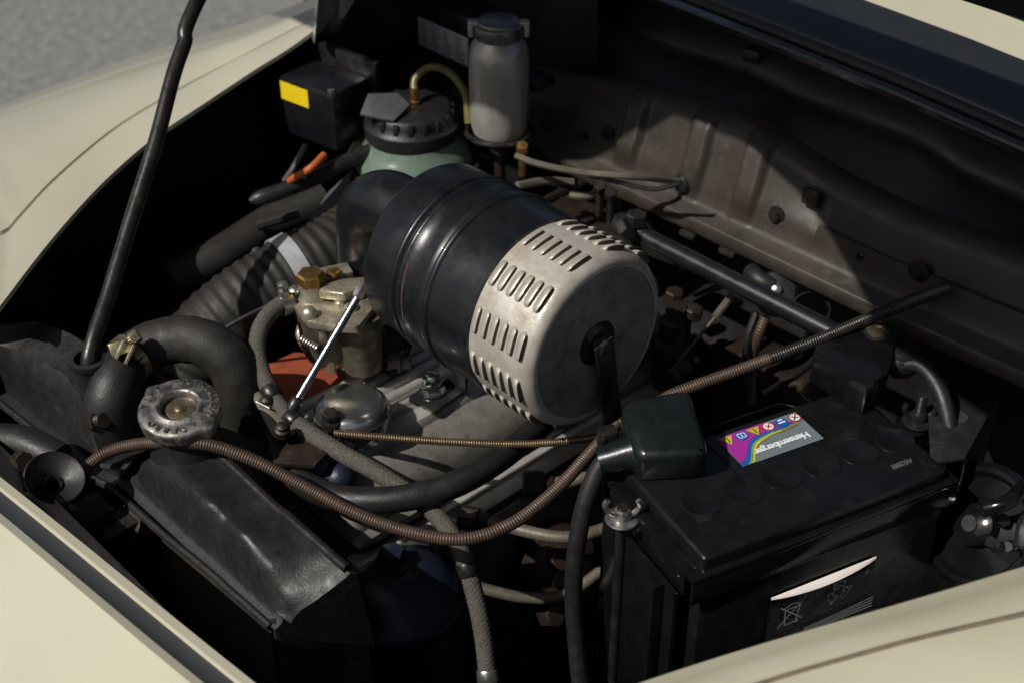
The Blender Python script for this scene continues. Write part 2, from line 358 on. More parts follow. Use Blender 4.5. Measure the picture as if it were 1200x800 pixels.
FC = [Z(*p) for p in crest[2:]]; t_ = FC[0] - FC[1]; FC = [FC[0] + V((-.16, -.26, -.05)), FC[0] + t_ * .6 + V((-.02, -.02, 0)), FC[0] + t_ * .3] + FC
rows = []
def smoothline(l, n=90):
    L = catmull(l, 1e3)[1]; return catmull(l, L / (n + .5))[0]
FIs, FSs, FCs = smoothline(FI), smoothline(FS), smoothline(FC)
for a, s, c in zip(FIs, FSs, FCs):
    out = (c - a); out.z = 0; out.normalize()
    d = (s - a)
    rows.append([a + V((0, 0, -.006)) + out * .012, a + V((0, 0, -.0035)) + out * .001, a + V((0, 0, .001)) + out * .002, a.lerp(s, .3) + V((0, 0, .0015)), a.lerp(s, .7) + V((0, 0, .0015)), s - d * .03 + V((0, 0, .0005)), s + V((0, 0, -.0022)), s + d * .03 + V((0, 0, .001)),
                 s.lerp(c, .35) + V((0, 0, .008)), s.lerp(c, .7) + V((0, 0, .008)), c, c + V((-.05, 0, -.012)), c + V((-.13, 0, -.07)), c + V((-.18, 0, -.2)), c + V((-.2, 0, -.45))])
b = B(); b.grid(rows); part('fender', b, m_cream, car, label='far cream fender curving along the engine bay, asphalt behind it', sharp=50)
rows = [[a + V((-.010, 0, -.0055)), a + V((-.06, 0, -.03)), a + V((-.06, 0, -.55))] for a in FIs]
a = FIs[-1]; rows += [[a + V((.012, d, -.02 + d)), a + V((.0, d, -.1)), a + V((.0, d, -.55))] for d in (.03, .1, .2, .4)]
b = B(); b.grid(rows); part('inner_wing', b, m_bay, car)
# pillar foot where far fender meets the cowl
a = Z(366, 46, .842); b = B()
b.grid([[a + V((.012, -.006, .0)), a + V((.014, .012, .10)), a + V((.01, .02, .22))], [a + V((0, 0, 0)), a + V((0, .02, .10)), a + V((0, .03, .22))], [a + V((-.03, .06, 0)), a + V((-.03, .07, .10)), a + V((-.03, .08, .22))]])
part('cowl_end', b, m_cream, car)

# near fender
nin = [(560, 872, .775), (650, 833, .778), (740, 800, .78), (850, 764, .785), (960, 731, .79), (1080, 696, .795), (1200, 660, .80), (1330, 622, .805)]
NI = [Z(*p) for p in nin]
nse = [(700, 880, .785), (800, 838, .788), (905, 800, .79), (1000, 772, .795), (1080, 750, .80), (1200, 722, .805), (1290, 700, .81), (1420, 670, .815)]
NS = [Z(*p) for p in nse]
NIs, NSs = smoothline(NI), smoothline(NS); rows = []
for a, s in zip(NIs, NSs):
    d = s - a; out = V((d.x, d.y, 0)).normalized()
    rows.append([a + V((-.004, 0, -.10)), a + V((-.001, 0, -.012)), a + V((0, 0, -.002)), a + out * .003, a.lerp(s, .25) + V((0, 0, -.001)), a.lerp(s, .35) + V((0, 0, .003)), a.lerp(s, .9) + V((0, 0, .003)), s + V((0, 0, -.004)), s + out * .006 + V((0, 0, .006)), s + out * .04 + V((0, 0, .010)),
                 s + out * .10 + V((0, 0, .004)), s + out * .17 + V((0, 0, -.03)), s + out * .24 + V((0, 0, -.14)), s + out * .27 + V((0, 0, -.4))])
b = B(); b.grid(rows); part('fender', b, m_cream, car, label='near cream fender with a brown seam along its edge', sharp=50)
b = B(); b.tube([p + V((0, 0, .0005)) for p in NSs[::3]], .0032, 8, .01); part('seam_piping', b, m_curb, car)
rows = [[a + V((-.004, 0, -.09)), a + V((-.02, 0, -.2)), a + V((-.02, 0, -.6))] for a in NIs]
b = B(); b.grid(rows); part('inner_wing', b, m_bay, car)

# nose panel with a stepped rebate for the hood
nl = [(-160, 425, .745), (-80, 493, .742), (0, 558, .74), (80, 622, .738), (160, 687, .736), (240, 752, .734), (300, 800, .732), (400, 880, .73), (480, 950, .73)]
NL = [Z(*p) for p in nl]; NLs = smoothline(NL); rows = []
for p in NLs:
    o = V((0, -1, 0))
    rows.append([p + V((0, .006, -.04)), p + V((0, .002, -.004)), p, p + o * .007 + V((0, 0, .001)), p + o * .009 + V((0, 0, -.001)), p + o * .026 + V((0, 0, -.004)), p + o * .030 + V((0, 0, -.002)), p + o * .035 + V((0, 0, .025)), p + o * .038 + V((0, 0, .031)), p + o * .045 + V((0, 0, .0335)),
                 p + o * .07 + V((0, 0, .030)), p + o * .10 + V((0, 0, .019)), p + o * .14 + V((0, 0, -.003)), p + o * .19 + V((0, 0, -.036)), p + o * .25 + V((0, 0, -.09)), p + o * .32 + V((0, 0, -.18)), p + o * .33 + V((0, 0, -.4))])
for r in rows:
    for k_n, p in enumerate(r):
        if k_n > 9: p.z -= .85 * max(0, p.x + 1.03) ** 2 * min(1, (k_n - 9) / 4)
b = B(); b.grid(rows); part('nose_panel', b, m_cream, car, label='cream nose panel with a stepped lip beside the radiator', sharp=40)
# bay floor and front splash panel
b = B(); b.grid([[V((x, y, .22)) for x in (-1.4, -.2)] for y in (.2, 1.15)]); part('bay_floor', b, m_bay, car)
b = B(); b.grid([[V((x, .325, z)) for x in (-1.3, -.3)] for z in (.22, .70)]); part('splash_panel', b, m_bay, car)
b = B(); b.grid([[V((x, 1.085, z)) for x in (-1.35, -.25)] for z in (.22, .735)]); part('lower_bulkhead', b, m_bay, car)
# side panel in the far rear corner
b = B(); p0 = Yp(352, 70, 1.03); p1 = Yp(448, 108, 1.03); p2 = Yp(452, -30, 1.03); p3 = Yp(358, -40, 1.03)
b.grid([[p0, p1], [p3, p2]]); part('corner_panel', b, m_fire, car)
b = B(); b.grid([[Yp(452, 300, 1.045), Yp(700, 300, 1.045)], [Yp(452, -60, 1.045), Yp(700, -60, 1.045)]]); part('rear_panel', b, m_bay, car)
b = B(); b.tube([Yp(350, 50, 1.015), Yp(395, 72, 1.015), Yp(436, 92, 1.01)], .009, 10); part('channel_rail', b, m_rodblk, car)
for px, py in [(441, 33), (402, 52)]:
    p = Yp(px, py, 1.026); bb = B(); bb.hexa(fr(p, (0, -1, 0)), .007, .008); part('bolt', bb, m_rodblk, car)

# ------------------------------------------------------------------ raised hood, unseen above the frame; outline shaped from the shade edges it must cast
HZ, HS, HY = 1.13, .42, 1.06
def hood_z(y): return HZ + HS * (HY - y)
def to_hood(p):
    t = (HZ + HS * (HY - p.y) - p.z) / (SUN.z + HS * SUN.y); return p + SUN * t
edge = [Yp(590, 118, .905), Yp(690, 100, 1.03), Yp(790, 122, 1.03), Yp(870, 152, 1.03), Yp(930, 205, 1.02), Yp(975, 262, 1.02), Yp(1010, 322, 1.015), Yp(1032, 362, .99)]
rear = [Z(1015, 0, .95), Z(1200, 66, .945)]
HE = [to_hood(p) for p in edge]; HR = [to_hood(p) for p in rear]
HRY = sum(p.y for p in HR) / 2 + .03
h0, h7 = HE[0], HE[-1]
hout = [(-1.50, HRY), (-1.52, .60), (-1.48, .46), (h0.x - .22, h0.y), (h0.x - .05, h0.y - .008), (h0.x - .006, h0.y + .006), (h0.x + .004, h0.y + .09)] + [(p.x, p.y) for p in HE[1:]] + [(h7.x + .035, h7.y - .05), (h7.x + .13, h7.y - .075), (-.34, h7.y - .075), (-.20, .40), (-.06, .56), (-.02, HRY)]
def hp(x, y, d=0): return V((x, y, hood_z(y) - .10 * ((x + .76) / .74) ** 4 + d))
n_h = len(hout); bm_v = []; bm_f = []
for d in (0, -.012):
    for k in (1, .72, .4, .1):
        for x, y in hout: bm_v.append(hp(-.76 + (x + .76) * k, .80 + (y - .80) * k, d))
hood = thing('hood', 'raised cream hood on the prop rod, unseen, its outline shaped to cast shade', 'hood', (-.76, .93, hood_z(.93)))
for lay, nm0, mt0 in ((0, 'panel', m_cream), (4, 'bounce_blocker', m_bay)):  # black layer added under the hood to cut cream bounce light
    fs_ = []
    for j in range(3):
        for i in range(n_h):
            i2 = (i + 1) % n_h; o = j * n_h; fs_.append((o + i, o + i2, o + n_h + i2, o + n_h + i))
    fs_.append(tuple(3 * n_h + i for i in range(n_h)))
    vs_ = bm_v[lay * n_h:(lay + 4) * n_h]
    if lay == 0:
        vs_ = vs_ + [p + V((0, 0, -.010)) for p in vs_[:n_h]]; fs_ += [(i, (i + 1) % n_h, 4 * n_h + (i + 1) % n_h, 4 * n_h + i) for i in range(n_h)]
    b = B(); b.add(vs_, fs_); part(nm0, b, mt0, hood)

# ================================================================== RADIATOR
rad = thing('radiator', 'gritty black radiator with stamped top tank behind the nose panel', 'radiator', (-.88, .42, .3))
st = [((-90, 395), (-80, 372, .725), (-30, 380, .735)), ((-40, 437), (-38, 396, .722), (10, 380, .735)), ((0, 470), (6, 409, .72), (45, 377, .735)), ((25, 490), (16, 412, .722), (50, 379, .735)), ((45, 506), (40, 421, .722), (66, 384, .735)), ((60, 518), (56, 431, .72), (82, 391, .732)),
      ((75, 530), (70, 437, .718), (100, 402, .728)), ((90, 543), (90, 462, .712), (118, 425, .72)), ((104, 555), (103, 500, .695), (140, 470, .70)), ((118, 563), (118, 545, .672), (160, 520, .672)),
      ((131, 570), (150, 545, .684), (188, 512, .688)), ((165, 600), (196, 548, .706), (228, 514, .695)), ((199, 630), (216, 562, .712), (258, 535, .696)), ((230, 655), (247, 590, .708), (285, 566, .70)), ((255, 676), (260, 605, .684), (306, 585, .70)), ((268, 688), (270, 614, .706), (322, 598, .70)),
      ((290, 707), (297, 652, .700), (365, 632, .695)), ((318, 732), (320, 690, .680), (408, 674, .685))]
rows = []
for f, r_, k in st[:11]:
    f = Z(*f, .655); r_ = Z(*r_); k = Z(*k)
    rows.append([f + V((0, .004, -.012)), f, f + V((0, .010, .002)), f.lerp(r_, .25) + V((0, .008, 0)), f.lerp(r_, .85), r_ + V((0, .002, .001)), r_.lerp(k, .2), r_.lerp(k, .92), k, k + V((0, .006, -.006)), V((k.x, k.y + .012, .60))])
b = B(); b.grid(rows)
def pw(pts, x):
    for (a, za), (c, zc) in zip(pts, pts[1:]):
        if x <= c or c == pts[-1][0]:
            t = max(0, min(1, (x - a) / (c - a))); t = t * t * (3 - 2 * t); return za + (zc - za) * t
ZR = [(-.95, .661), (-.925, .672), (-.885, .698), (-.85, .705), (-.805, .706), (-.76, .704), (-.73, .694), (-.705, .676), (-.690, .664)]
ZB = [(-.95, .668), (-.90, .692), (-.86, .702), (-.80, .698), (-.690, .694)]
TX = [-.948 + .0042 * i for i in range(62)]; rows = []; kl = []
for x in TX:
    va = math.exp(-((x + .787) / .011) ** 2); zr = pw(ZR, x) - .009 * va; zb = pw(ZB, x) - .003 * va; sh = .024 * (x + .95) / .26
    yr = .4115 + .003 * va; f = V((x, .394, .655)); bk = V((x + sh, .452, zb)); r_ = V((x + sh * .25, yr, zr))
    rows.append([f + V((0, .004, -.012)), f, f + V((0, .006, .0025)), f + V((0, .0085, .006)), V((x, .4035 + .002 * va, .655 + (zr - .655) * .45)), V((x + sh * .15, yr - .005, zr - .0085)), V((x + sh * .2, yr - .002, zr - .003)), r_, r_.lerp(bk, .09) + V((0, 0, .0012)), r_.lerp(bk, .3) - V((0, 0, .0006)), r_.lerp(bk, .6) - V((0, 0, .001)), r_.lerp(bk, .9) - V((0, 0, .001)), bk, bk + V((0, .006, -.004)), V((bk.x, .47, .60))])
    kl.append(bk + V((0, .001, .001)))
b.grid(rows); e = rows[-1]; b.add(e, [tuple(range(len(e)))])
tank = part('top_tank', b, m_tank, rad, sharp=42)
b = B(); b.tube(kl[8::4], .0042, 10); part('rolled_edge', b, m_rodblk, tank)
fl = [Z(*f, .655) + V((0, -.001, -.001)) for f, r_, k in st]
b = B(); b.tube(fl, .0035, 8); part('rolled_edge', b, m_tank, tank)
f0, f1 = Z(0, 470, .655), Z(318, 732, .655); k1 = Z(408, 674, .655)
xr = f1.x; yf = f1.y + .006
b = B(); b.box(fr(((xr - 1.25) / 2, yf + .045, .47)), xr + 1.25 - .006, .078, .36); part('core_backing', b, m_bay, rad)
b = B()
for i in range(125):
    b.box(fr(((xr - 1.25) / 2 - .003, yf + .002, .642 - i * .0028)), xr + 1.25 - .012, .010, .0011)
fins = part('cooling_fins', b, m_fin, rad); fins['kind'] = 'stuff'
b = B(); b.box(fr((xr + .001, (yf + k1.y) / 2, .47)), .004, abs(k1.y - yf) + .01, .362, .001); b.lathe(fr((xr + .003, yf + .055, .60), (1, 0, 0)), [(.006, 0), (.006, .001)], 16); part('side_plate', b, m_tank, rad)
b = B(); b.tube([Z(320, 733, .652), Z(365, 706, .652), Z(410, 678, .655)], .006, 8); part('end_flange', b, m_tank, tank)
# saddle under the filler, triangular gusset, stud
cap_c = Z(210, 476, .742); m_rivet = mat('dull_brass', (.20, .155, .10), (.15, .115, .075), .4, .7, ns=80)
b = B(); b.lathe(fr(cap_c + V((0, 0, -.06))), [(.032, 0), (.030, .02), (.026, .03), (.026, .052)], 28); part('filler_neck', b, m_tank, rad)
b = B(); q = [Z(196, 512, .690), Z(260, 500, .690), Z(345, 530, .66), Z(300, 600, .66), Z(250, 540, .69)]
b.add(q + [p + V((0, 0, -.01)) for p in q], [(0, 1, 2, 3, 4), (5, 6, 7, 8, 9)] + [(i, (i + 1) % 5, 5 + (i + 1) % 5, 5 + i) for i in range(5)]); part('shoulder_plate', b, m_tank, rad)
b = B(); q = [Z(104, 444, .725), Z(145, 460, .715), Z(125, 466, .712), Z(105, 475, .695), Z(150, 490, .69), Z(112, 505, .68)]
b.add(q, [(0, 1, 2), (0, 2, 3), (2, 1, 4), (3, 2, 4, 5)]); part('gusset', b, m_tank, rad)
p = Z(112, 492, .70); m = fr(p, toward(p) + CU * .6)
b = B(); b.hexa(m, .011, .008); b.coil([p + m.col[2].xyz * .006, p + m.col[2].xyz * .016], .006, .003, .001); part('stud', b, m_rust, rad)
# outlet neck to the hose
oc = [Z(128, 505, .675), Z(132, 462, .712), Z(148, 425, .725), Z(160, 412, .728)]
b = B(); b.tube(oc, lambda t: .027 - .007 * min(1, t * 1.2), 20); part('outlet_neck', b, m_tank, rad)

# radiator cap (lies on the neck)
tilt = (UP + toward(cap_c) * .22 - CU * .05).normalized()
cm = fr(cap_c, tilt, CU)
LA, LB = R(143), R(-37)
def lobes(a, h):
    k = 0
    for q in (LA, LB):
        d = abs((a - q + math.pi) % (2 * math.pi) - math.pi); k += .13 * math.exp(-(d / .17) ** 2)
    return 1 + k
b = B(); b.lathe(cm, [(.0345, -.0115), (.0352, -.004), (.0345, -.0012), (.0325, .0005), (.0260, .00121), (.0215, .0012), (.0195, .0030), (.0175, .0032), (.0155, .0015), (.0150, -.003), (.0148, -.0045), (.001, -.0045)], 96, rfun=lambda a, h: lobes(a, h) if h < .0011 and h > -.0029 or h < -.01 or h == -.004 else 1)
body = part('radiator_cap', b, m_cap, rad, label='tarnished chrome cap with two lobes and embossed letters', sharp=60)
b = B(); b.lathe(fr(cm @ V((0, 0, -.0046)), tilt), [(.0125, 0), (.0125, .0012), (.011, .0018), (.0055, .0018), (.0050, .0032), (.0035, .0042), (.0005, .0046)], 28); part('rivet', b, m_rivet, body)
def ringtext(s, r, a0, da, name='letter'):
    for i, ch in enumerate(s):
        if ch == ' ': continue
        a = a0 + da * i
        me = text(ch, .0075, .0008, .0001); q = cm @ M4.Translation(V((r * math.cos(a), r * math.sin(a), .0012))) @ M4.Rotation(a - math.pi / 2, 4, 'Z')
        part(name, me, m_cap, body, q)
ringtext('TIME', .0285, R(-178), -R(15)); ringtext('SERRO', .0285, R(-72), -R(15)); ringtext('BLINEALLUI', .0285, R(95), -R(13))

# ------------------------------------------------------------------ prop rod
b = B(); rb = Z(104, 424, .735); top = V((-1.30, .97, hood_z(.97) - .02))
mid = D(188, 180, 1); 
# straight lower run, a kink, then up to the hood
kz = Z(203, 75, 1.01)
b.tube([rb + V((0, 0, -.05)), rb, Z(129, 340, .775), Z(154, 258, .815), Z(182, 169, .862), Z(203, 89, .905), Z(216, 51, .925), Z(238, -12, .96), top], .0074, 14, .004); 
pr = thing('prop_rod', 'long bent black hood prop rod standing in the radiator support', 'prop rod', rb)
part('rod', b, m_rodblk, pr)
b = B(); b.lathe(fr(rb + V((0, 0, -.022)), UP), [(.015, 0), (.015, .02), (.0165, .021), (.0165, .026), (.0125, .027), (.0115, .022), (.0115, .01)], 24); part('socket', b, m_tank, pr)

# ------------------------------------------------------------------ radiator hose, clamp
b = B(); b.tube([Z(146, 428, .725), Z(170, 408, .73), Z(205, 398, .735), Z(240, 402, .735), Z(268, 424, .72), Z(282, 460, .69), Z(286, 510, .64), Z(284, 560, .59)], .0215, 22, .005, wave=lambda d, a, i: .0003 * math.sin(d * 900))
solo('radiator_hose', b, m_duct, 'fat dusty rubber hose curving from the radiator neck', 'hose')
cl = thing('hose_clamp', 'yellow zinc hose clamp on the radiator hose', 'clamp', Z(150, 424, .725))
ax = (Z(175, 405, .728) - Z(140, 432, .722)).normalized(); p = Z(152, 421, .726)
b = B(); b.lathe(fr(p, ax), [(.0225, -.006), (.0232, -.006), (.0232, .006), (.0225, .006)], 32, cap=False); m_yz = mat('yellow_zinc', (.50, .44, .28), (.38, .32, .19), .35, .85, ns=80, bump=.1, bs=500, dust=(.14, .11, .07), dn=90, dt=.6)
part('band', b, m_yz, cl)
q = Z(142, 407, .752); b = B(); b.box(fr(q, toward(q), CU * .8 + CV * .5), .020, .012, .010, .001); part('worm_housing', b, m_yz, cl)
q2 = Z(154, 398, .757); b = B(); b.hexa(fr(q2, (q2 - q)), .006, .008); b.tube([q, q2], .004, 8); part('screw', b, m_yz, cl)
for dx in (-5, 6):
    q = Z(146 + dx, 412 + dx * .5, .753); b = B(); b.box(fr(q, toward(q), CU * .8 - CV * .5), .003, .018, .013, .0004); part('tab', b, m_yz, cl)

# ------------------------------------------------------------------ horn
hc = Z(64, 560, .70); HK = .74; hax = (toward(hc) * .45 + CU * .28 + UP * .75).normalized()
hn = thing('horn', 'dusty black horn trumpet behind the nose panel', 'horn', hc)
b = B(); b.lathe(fr(hc, hax) @ M4.Scale(HK, 4), [(.010, -.05), (.0085, -.03), (.010, -.018), (.014, -.011), (.022, -.005), (.030, .0), (.0325, .003), (.034, .002), (.0325, -.002), (.024, -.008), (.015, -.015), (.012, -.035), (.012, -.06)], 40, cap=False); part('bell', b, m_tank, hn, sharp=60)
b = B(); b.lathe(fr(hc - hax * .015, hax) @ M4.Scale(HK, 4), [(.010, 0), (.012, .006), (.010, .009), (.0085, .005)], 24, cap=False); part('throat_ring', b, m_rodblk, hn)
b = B(); b.lathe(fr(hc - hax * .065, hax) @ M4.Scale(HK, 4), [(.001, -.01), (.034, -.008), (.036, .0), (.034, .01), (.014, .02), (.012, .03)], 32); part('driver', b, m_tank, hn)
q = Z(22, 540, .70); b = B(); b.hexa(fr(q, CU * .5 + toward(q)), .009, .012); b.tube([q, q - UP * .03], .006, 8); part('terminal', b, m_rust, hn)
b = B(); q = [Z(5, 505, .67), Z(70, 545, .67), Z(40, 570, .66), Z(-20, 525, .66)]; b.tube([Z(-10, 515, .68), Z(30, 520, .685), Z(70, 540, .68)], .016, 12); part('mount', b, m_tank, hn)
# two brackets beside the horn
sb = thing('support_bracket', 'small brown dusty brackets bolted between horn and radiator', 'bracket', Z(150, 620, .64))
q = Z(107, 603, .655); b = B(); b.box(fr(q, UP, EX), .03, .03, .02, .002); part('block', b, m_rust, sb)
q = Z(148, 608, .648); b = B(); b.box(fr(q, UP, EX), .026, .05, .006, .001); part('tongue', b, m_rust, sb)
b = B(); b.tube([Z(150, 615, .645), Z(165, 622, .63), Z(155, 650, .60), Z(150, 680, .56)], .014, 12); part('elbow', b, m_rust, sb)

# ================================================================== AIR CLEANER (axis across the car)
AY, AZ = .702, .80
XR, XB, XD = -.858, -.722, -.650
ac = thing('air_cleaner', 'black drum air cleaner with silver louvred end lying over the engine', 'air cleaner', (-.76, AY, AZ - .09))
am = fr((0, AY, AZ), (1, 0, 0), (0, 0, 1))   # local z = +X world
def bead(x, r, hgt=.0028, w=.0035): return [(r, x - w), (r + hgt * .7, x - w * .6), (r + hgt, x), (r + hgt * .7, x + w * .6), (r, x + w)]
R0 = .0815
b = B(); b.lathe(am, [(.004, XR + .004), (.060, XR + .004), (.070, XR + .001), (R0 - .004, XR), (R0 - .001, XR + .0015), (R0, XR + .004)] + [(R0, -.822)] + bead(-.816, R0) + bead(-.808, R0, .0022) + [(R0 - .0004, -.79), (R0 - .0004, -.7815), (R0 + .0022, -.7805), (R0 + .0026, -.778)] + bead(-.771, R0 + .0012, .0026) + [(R0 + .001, -.76), (R0 + .001, XB + .003), (R0 - .001, XB + .0035)], 96)
dr = part('drum', b, m_gloss, ac, sharp=50)
b = B(); b.lathe(am, [(.076, XB), (.0800, XB), (.0802, XB + .002), (.0798, XD - .014), (.0785, XD - .007), (.0755, XD - .002), (.072, XD), (.068, XD)], 96, cap=False)
shell = part('louvred_shell', b, m_silver, ac, sharp=50)
b = B(); b.lathe(am, [(.0685, XD - .0005), (.066, XD + .0002), (.062, XD - .0015), (.053, XD - .0015), (.050, XD - .006), (.045, XD - .008), (.028, XD - .008), (.026, XD - .005), (.024, XD - .005), (.0225, XD - .009), (.001, XD - .009)], 96); part('end_plate', b, m_disc, ac, label='dished end plate, grimy grey darkened for shade', sharp=50)
# one louvre: a pressed, rounded hood with a slot under its edge
def louvre():
    L, Wd, H = .0250, .0088, .0040; n, k = 14, 8; b = B(); rows = []
    for i in range(n + 1):
        t = -1 + 2 * i / n; e = (1 - abs(t) ** 4) ** .5 if abs(t) < 1 else 0
        row = []
        for j in range(k + 1):
            s_ = j / k
            hh = H * e * (math.sin(math.pi * min(1, s_ * .62 + .0)) if True else 0)
            row.append(V((t * L / 2, (s_ - .5) * Wd * (.35 + .65 * e), hh)))
        row.append(V((t * L / 2, .5 * Wd * (.35 + .65 * e) - .0004, -.001)))
        rows.append(row)
    # wrap round the drum
    for r in rows:
        for p in r:
            rr = .0797 + p.z; a = p.x / .0797; yield_ = V((rr * math.cos(a), rr * math.sin(a), p.y)); p.x, p.y, p.z = yield_
    b.grid(rows); me = b.mesh('louvre', 60); return me
m_wear = mat('rust_wear', (.085, .048, .03), (.03, .02, .016), .6, ns=150, bump=.2)
m_slot = mat('louvre_slot_shade', (.085, .07, .055), None, .8, bump=0)  # dark end wall stands in for the shaded opening of a louvre
lm = louvre(); lm.materials.append(m_silver); lm.materials.append(m_slot)
for f in lm.polygons:
    zc = f.center.z; wz = max(v.co.z for v in lm.vertices)
    if min(lm.vertices[i].co.z for i in f.vertices) > .36 * wz and len(f.vertices) == 4 and abs(f.normal.z) > .7: f.material_index = 1
NG = 12
for g in range(NG):
    for i in range(6):
        x = XB + .0075 + i * .0104
        q = am @ M4.Rotation(2 * math.pi * (g + .35) / NG, 4, 'Z') @ M4.Translation(V((0, 0, x)))
        part('louvre', lm, None, shell, q)
b = B(); b.lathe(fr((XD - .004, AY, AZ), (1, 0, 0)), [(.0205, 0), (.020, .004), (.015, .006), (.010, .0065), (.010, .010), (.004, .011)], 32); hub = part('hub', b, m_gloss, ac)
b = B(); b.hexa(fr((XD + .004, AY, AZ), (1, 0, 0)), .007, .007); part('wing_bolt', b, m_rodblk, hub)
s0 = V((XD + .003, AY, AZ)); s1 = Xp(722, 492, XD + .012); sd = s1 - s0
b = B(); b.box(fr((s0 + s1) / 2, EX, sd), sd.length + .01, .021, .0025, .0006); part('strap', b, m_rodblk, ac)
# inlet elbow down onto the carburettor
e0 = V((XR + .01, AY + .002, AZ + .012)); ev = Yp(433, 262, AY); E = e0.copy(); E.x = ev.x
b = B(); b.tube([e0, e0.lerp(E, .4) + V((0, 0, .006)), e0.lerp(E, .75) + V((0, 0, .004)), E + V((.002, -.001, -.014)), E + V((0, -.003, -.04)), E + V((0, -.004, -.10))], .0315, 32, .004)
el = part('inlet_elbow', b, m_gloss, ac, sharp=60)
p = E + V((0, -.004, -.085)); b = B(); b.hexa(fr(p + CV * -.031, -CV), .003, .003); part('rivet', b, m_brass, el)
b = B(); b.lathe(am, [(R0 - .0002, -.8042), (R0 + .0004, -.8040), (R0 + .0004, -.8022), (R0 - .0002, -.8020)], 40, a0=R(62), a1=R(118)); part('worn_band', b, m_wear, ac, label='rust worn line beside the first bead')
# foot bracket to the rocker cover
ELB = E + V((0, -.004, -.10))

# ================================================================== CARBURETTOR
cb = thing('carburettor', 'yellowed zinc carburettor with brass plug under the black elbow', 'carburettor', ELB + V((0, 0, -.10)))
def at(px, py, near): # point on the pixel's ray at the depth of a given place
    d = ray(px, py); return O + d * ((V(near) - O).dot(d) / d.dot(d))
CB = Z(385, 360, .735)
b = B(); b.lathe(fr(ELB + V((0, 0, -.004))), [(.030, -.022), (.033, -.020), (.033, .0), (.0335, .006), (.032, .008)], 40); part('collar', b, m_steel, cb)
b = B(); b.lathe(fr(ELB + V((0, 0, -.075))), [(.029, 0), (.029, .04), (.033, .045), (.033, .056)], 32); part('barrel', b, m_carbd, cb)
lid = [Z(338, 352, .742), Z(352, 330, .742), Z(392, 312, .742), Z(432, 330, .742), Z(448, 350, .742), Z(420, 385, .742), Z(390, 384, .742), Z(360, 378, .742)]
c0 = sum(lid, V()) / 8; lp = [((p - c0).x, (p - c0).y) for p in lid]
b = B(); b.prism(fr(c0 + V((0, 0, -.006))), lp, .008, .0015); part('bowl_cover', b, m_carb, cb)
b = B(); b.lathe(fr(c0 + V((-.012, -.004, -.07))), [(.012, 0), (.020, .004), (.025, .016), (.026, .05), (.029, .055), (.029, .064)], 32); part('float_bowl', b, m_carbd, cb)
b = B(); b.lathe(fr(c0 + V((.022, .012, -.07))), [(.018, 0), (.020, .05), (.024, .055), (.024, .064)], 28); part('throttle_bore', b, m_carbd, cb)
p = Z(366, 348, .742); b = B(); b.lathe(fr(p), [(.0165, -.012), (.0155, .004), (.0125, .009), (.012, .016)], 28); tw = part('inlet_tower', b, m_carb, cb)
b = B(); b.hexa(fr(p + V((0, 0, .016))), .0135, .011, .002); part('brass_plug', b, m_brass, tw)
for i, (px, py, r, h) in enumerate([(369, 319, .006, .012), (345, 338, .006, .008), (362, 366, .0065, .012), (393, 318, .005, .008), (411, 358, .006, .008), (420, 336, .005, .006), (398, 352, .005, .007)]):
    p = Z(px, py, .748); b = B(); b.lathe(fr(p + V((0, 0, -.006))), [(r * 1.15, 0), (r * 1.1, h * .6), (r * .8, h * .85), (.0004, h)], 16); part('screw', b, m_steel if i % 2 else m_carb, cb)
p = Z(391, 323, .752); b = B(); b.box(fr(p, UP, CU * .8 + CV * .35), .034, .020, .012, .002); part('jet_block', b, m_carb, cb)
b = B(); b.lathe(fr(Z(391, 322, .758)), [(.0065, 0), (.0065, .004), (.004, .005)], 20); part('brass_screw', b, m_brass, cb)
p = Z(377, 368, .735); b = B(); b.lathe(fr(p + V((0, 0, -.03)), UP), [(.006, 0), (.008, .004), (.008, .022), (.0055, .026), (.0055, .034), (.002, .036)], 18); part('mixture_screw', b, m_carb, cb)
p = Z(400, 345, .748); b = B(); b.prism(fr(p, UP, CU), [(-.02, -.008), (.004, -.014), (.026, 0), (.022, .016), (0, .012), (-.014, .004)], .010, .002); part('casting_boss', b, m_carb, cb)
for k in range(5):
    p = Z(372 + k * 14, 400 + (k % 2) * 4, .70); b = B(); b.tube([p + V((0, 0, .03)), p + V((0, 0, -.03))], .0045, 8); part('casting_rib', b, m_carb, cb)
b = B(); b.tube([Z(362, 372, .71), Z(352, 390, .70), Z(362, 410, .685), Z(378, 425, .67)], .005, 8); part('casting_flange', b, m_carb, cb)
for x0, y0, x1, y1, z0, z1, r in [(450, 345, 458, 430, .70, .66, .003), (440, 372, 470, 395, .69, .68, .0025), (405, 438, 470, 420, .66, .66, .004), (455, 440, 480, 405, .655, .67, .003)]:
    b = B(); b.tube([Z(x0, y0, z0), Z((x0 + x1) / 2 + 3, (y0 + y1) / 2 + 3, (z0 + z1) / 2), Z(x1, y1, z1)], r, 8); part('throttle_link', b, m_rust, cb)
p = Z(455, 425, .66); b = B(); b.lathe(fr(p, CU), [(.011, 0), (.011, .012), (.007, .014), (.007, .022)], 18); part('throttle_stop', b, m_pipe, cb)

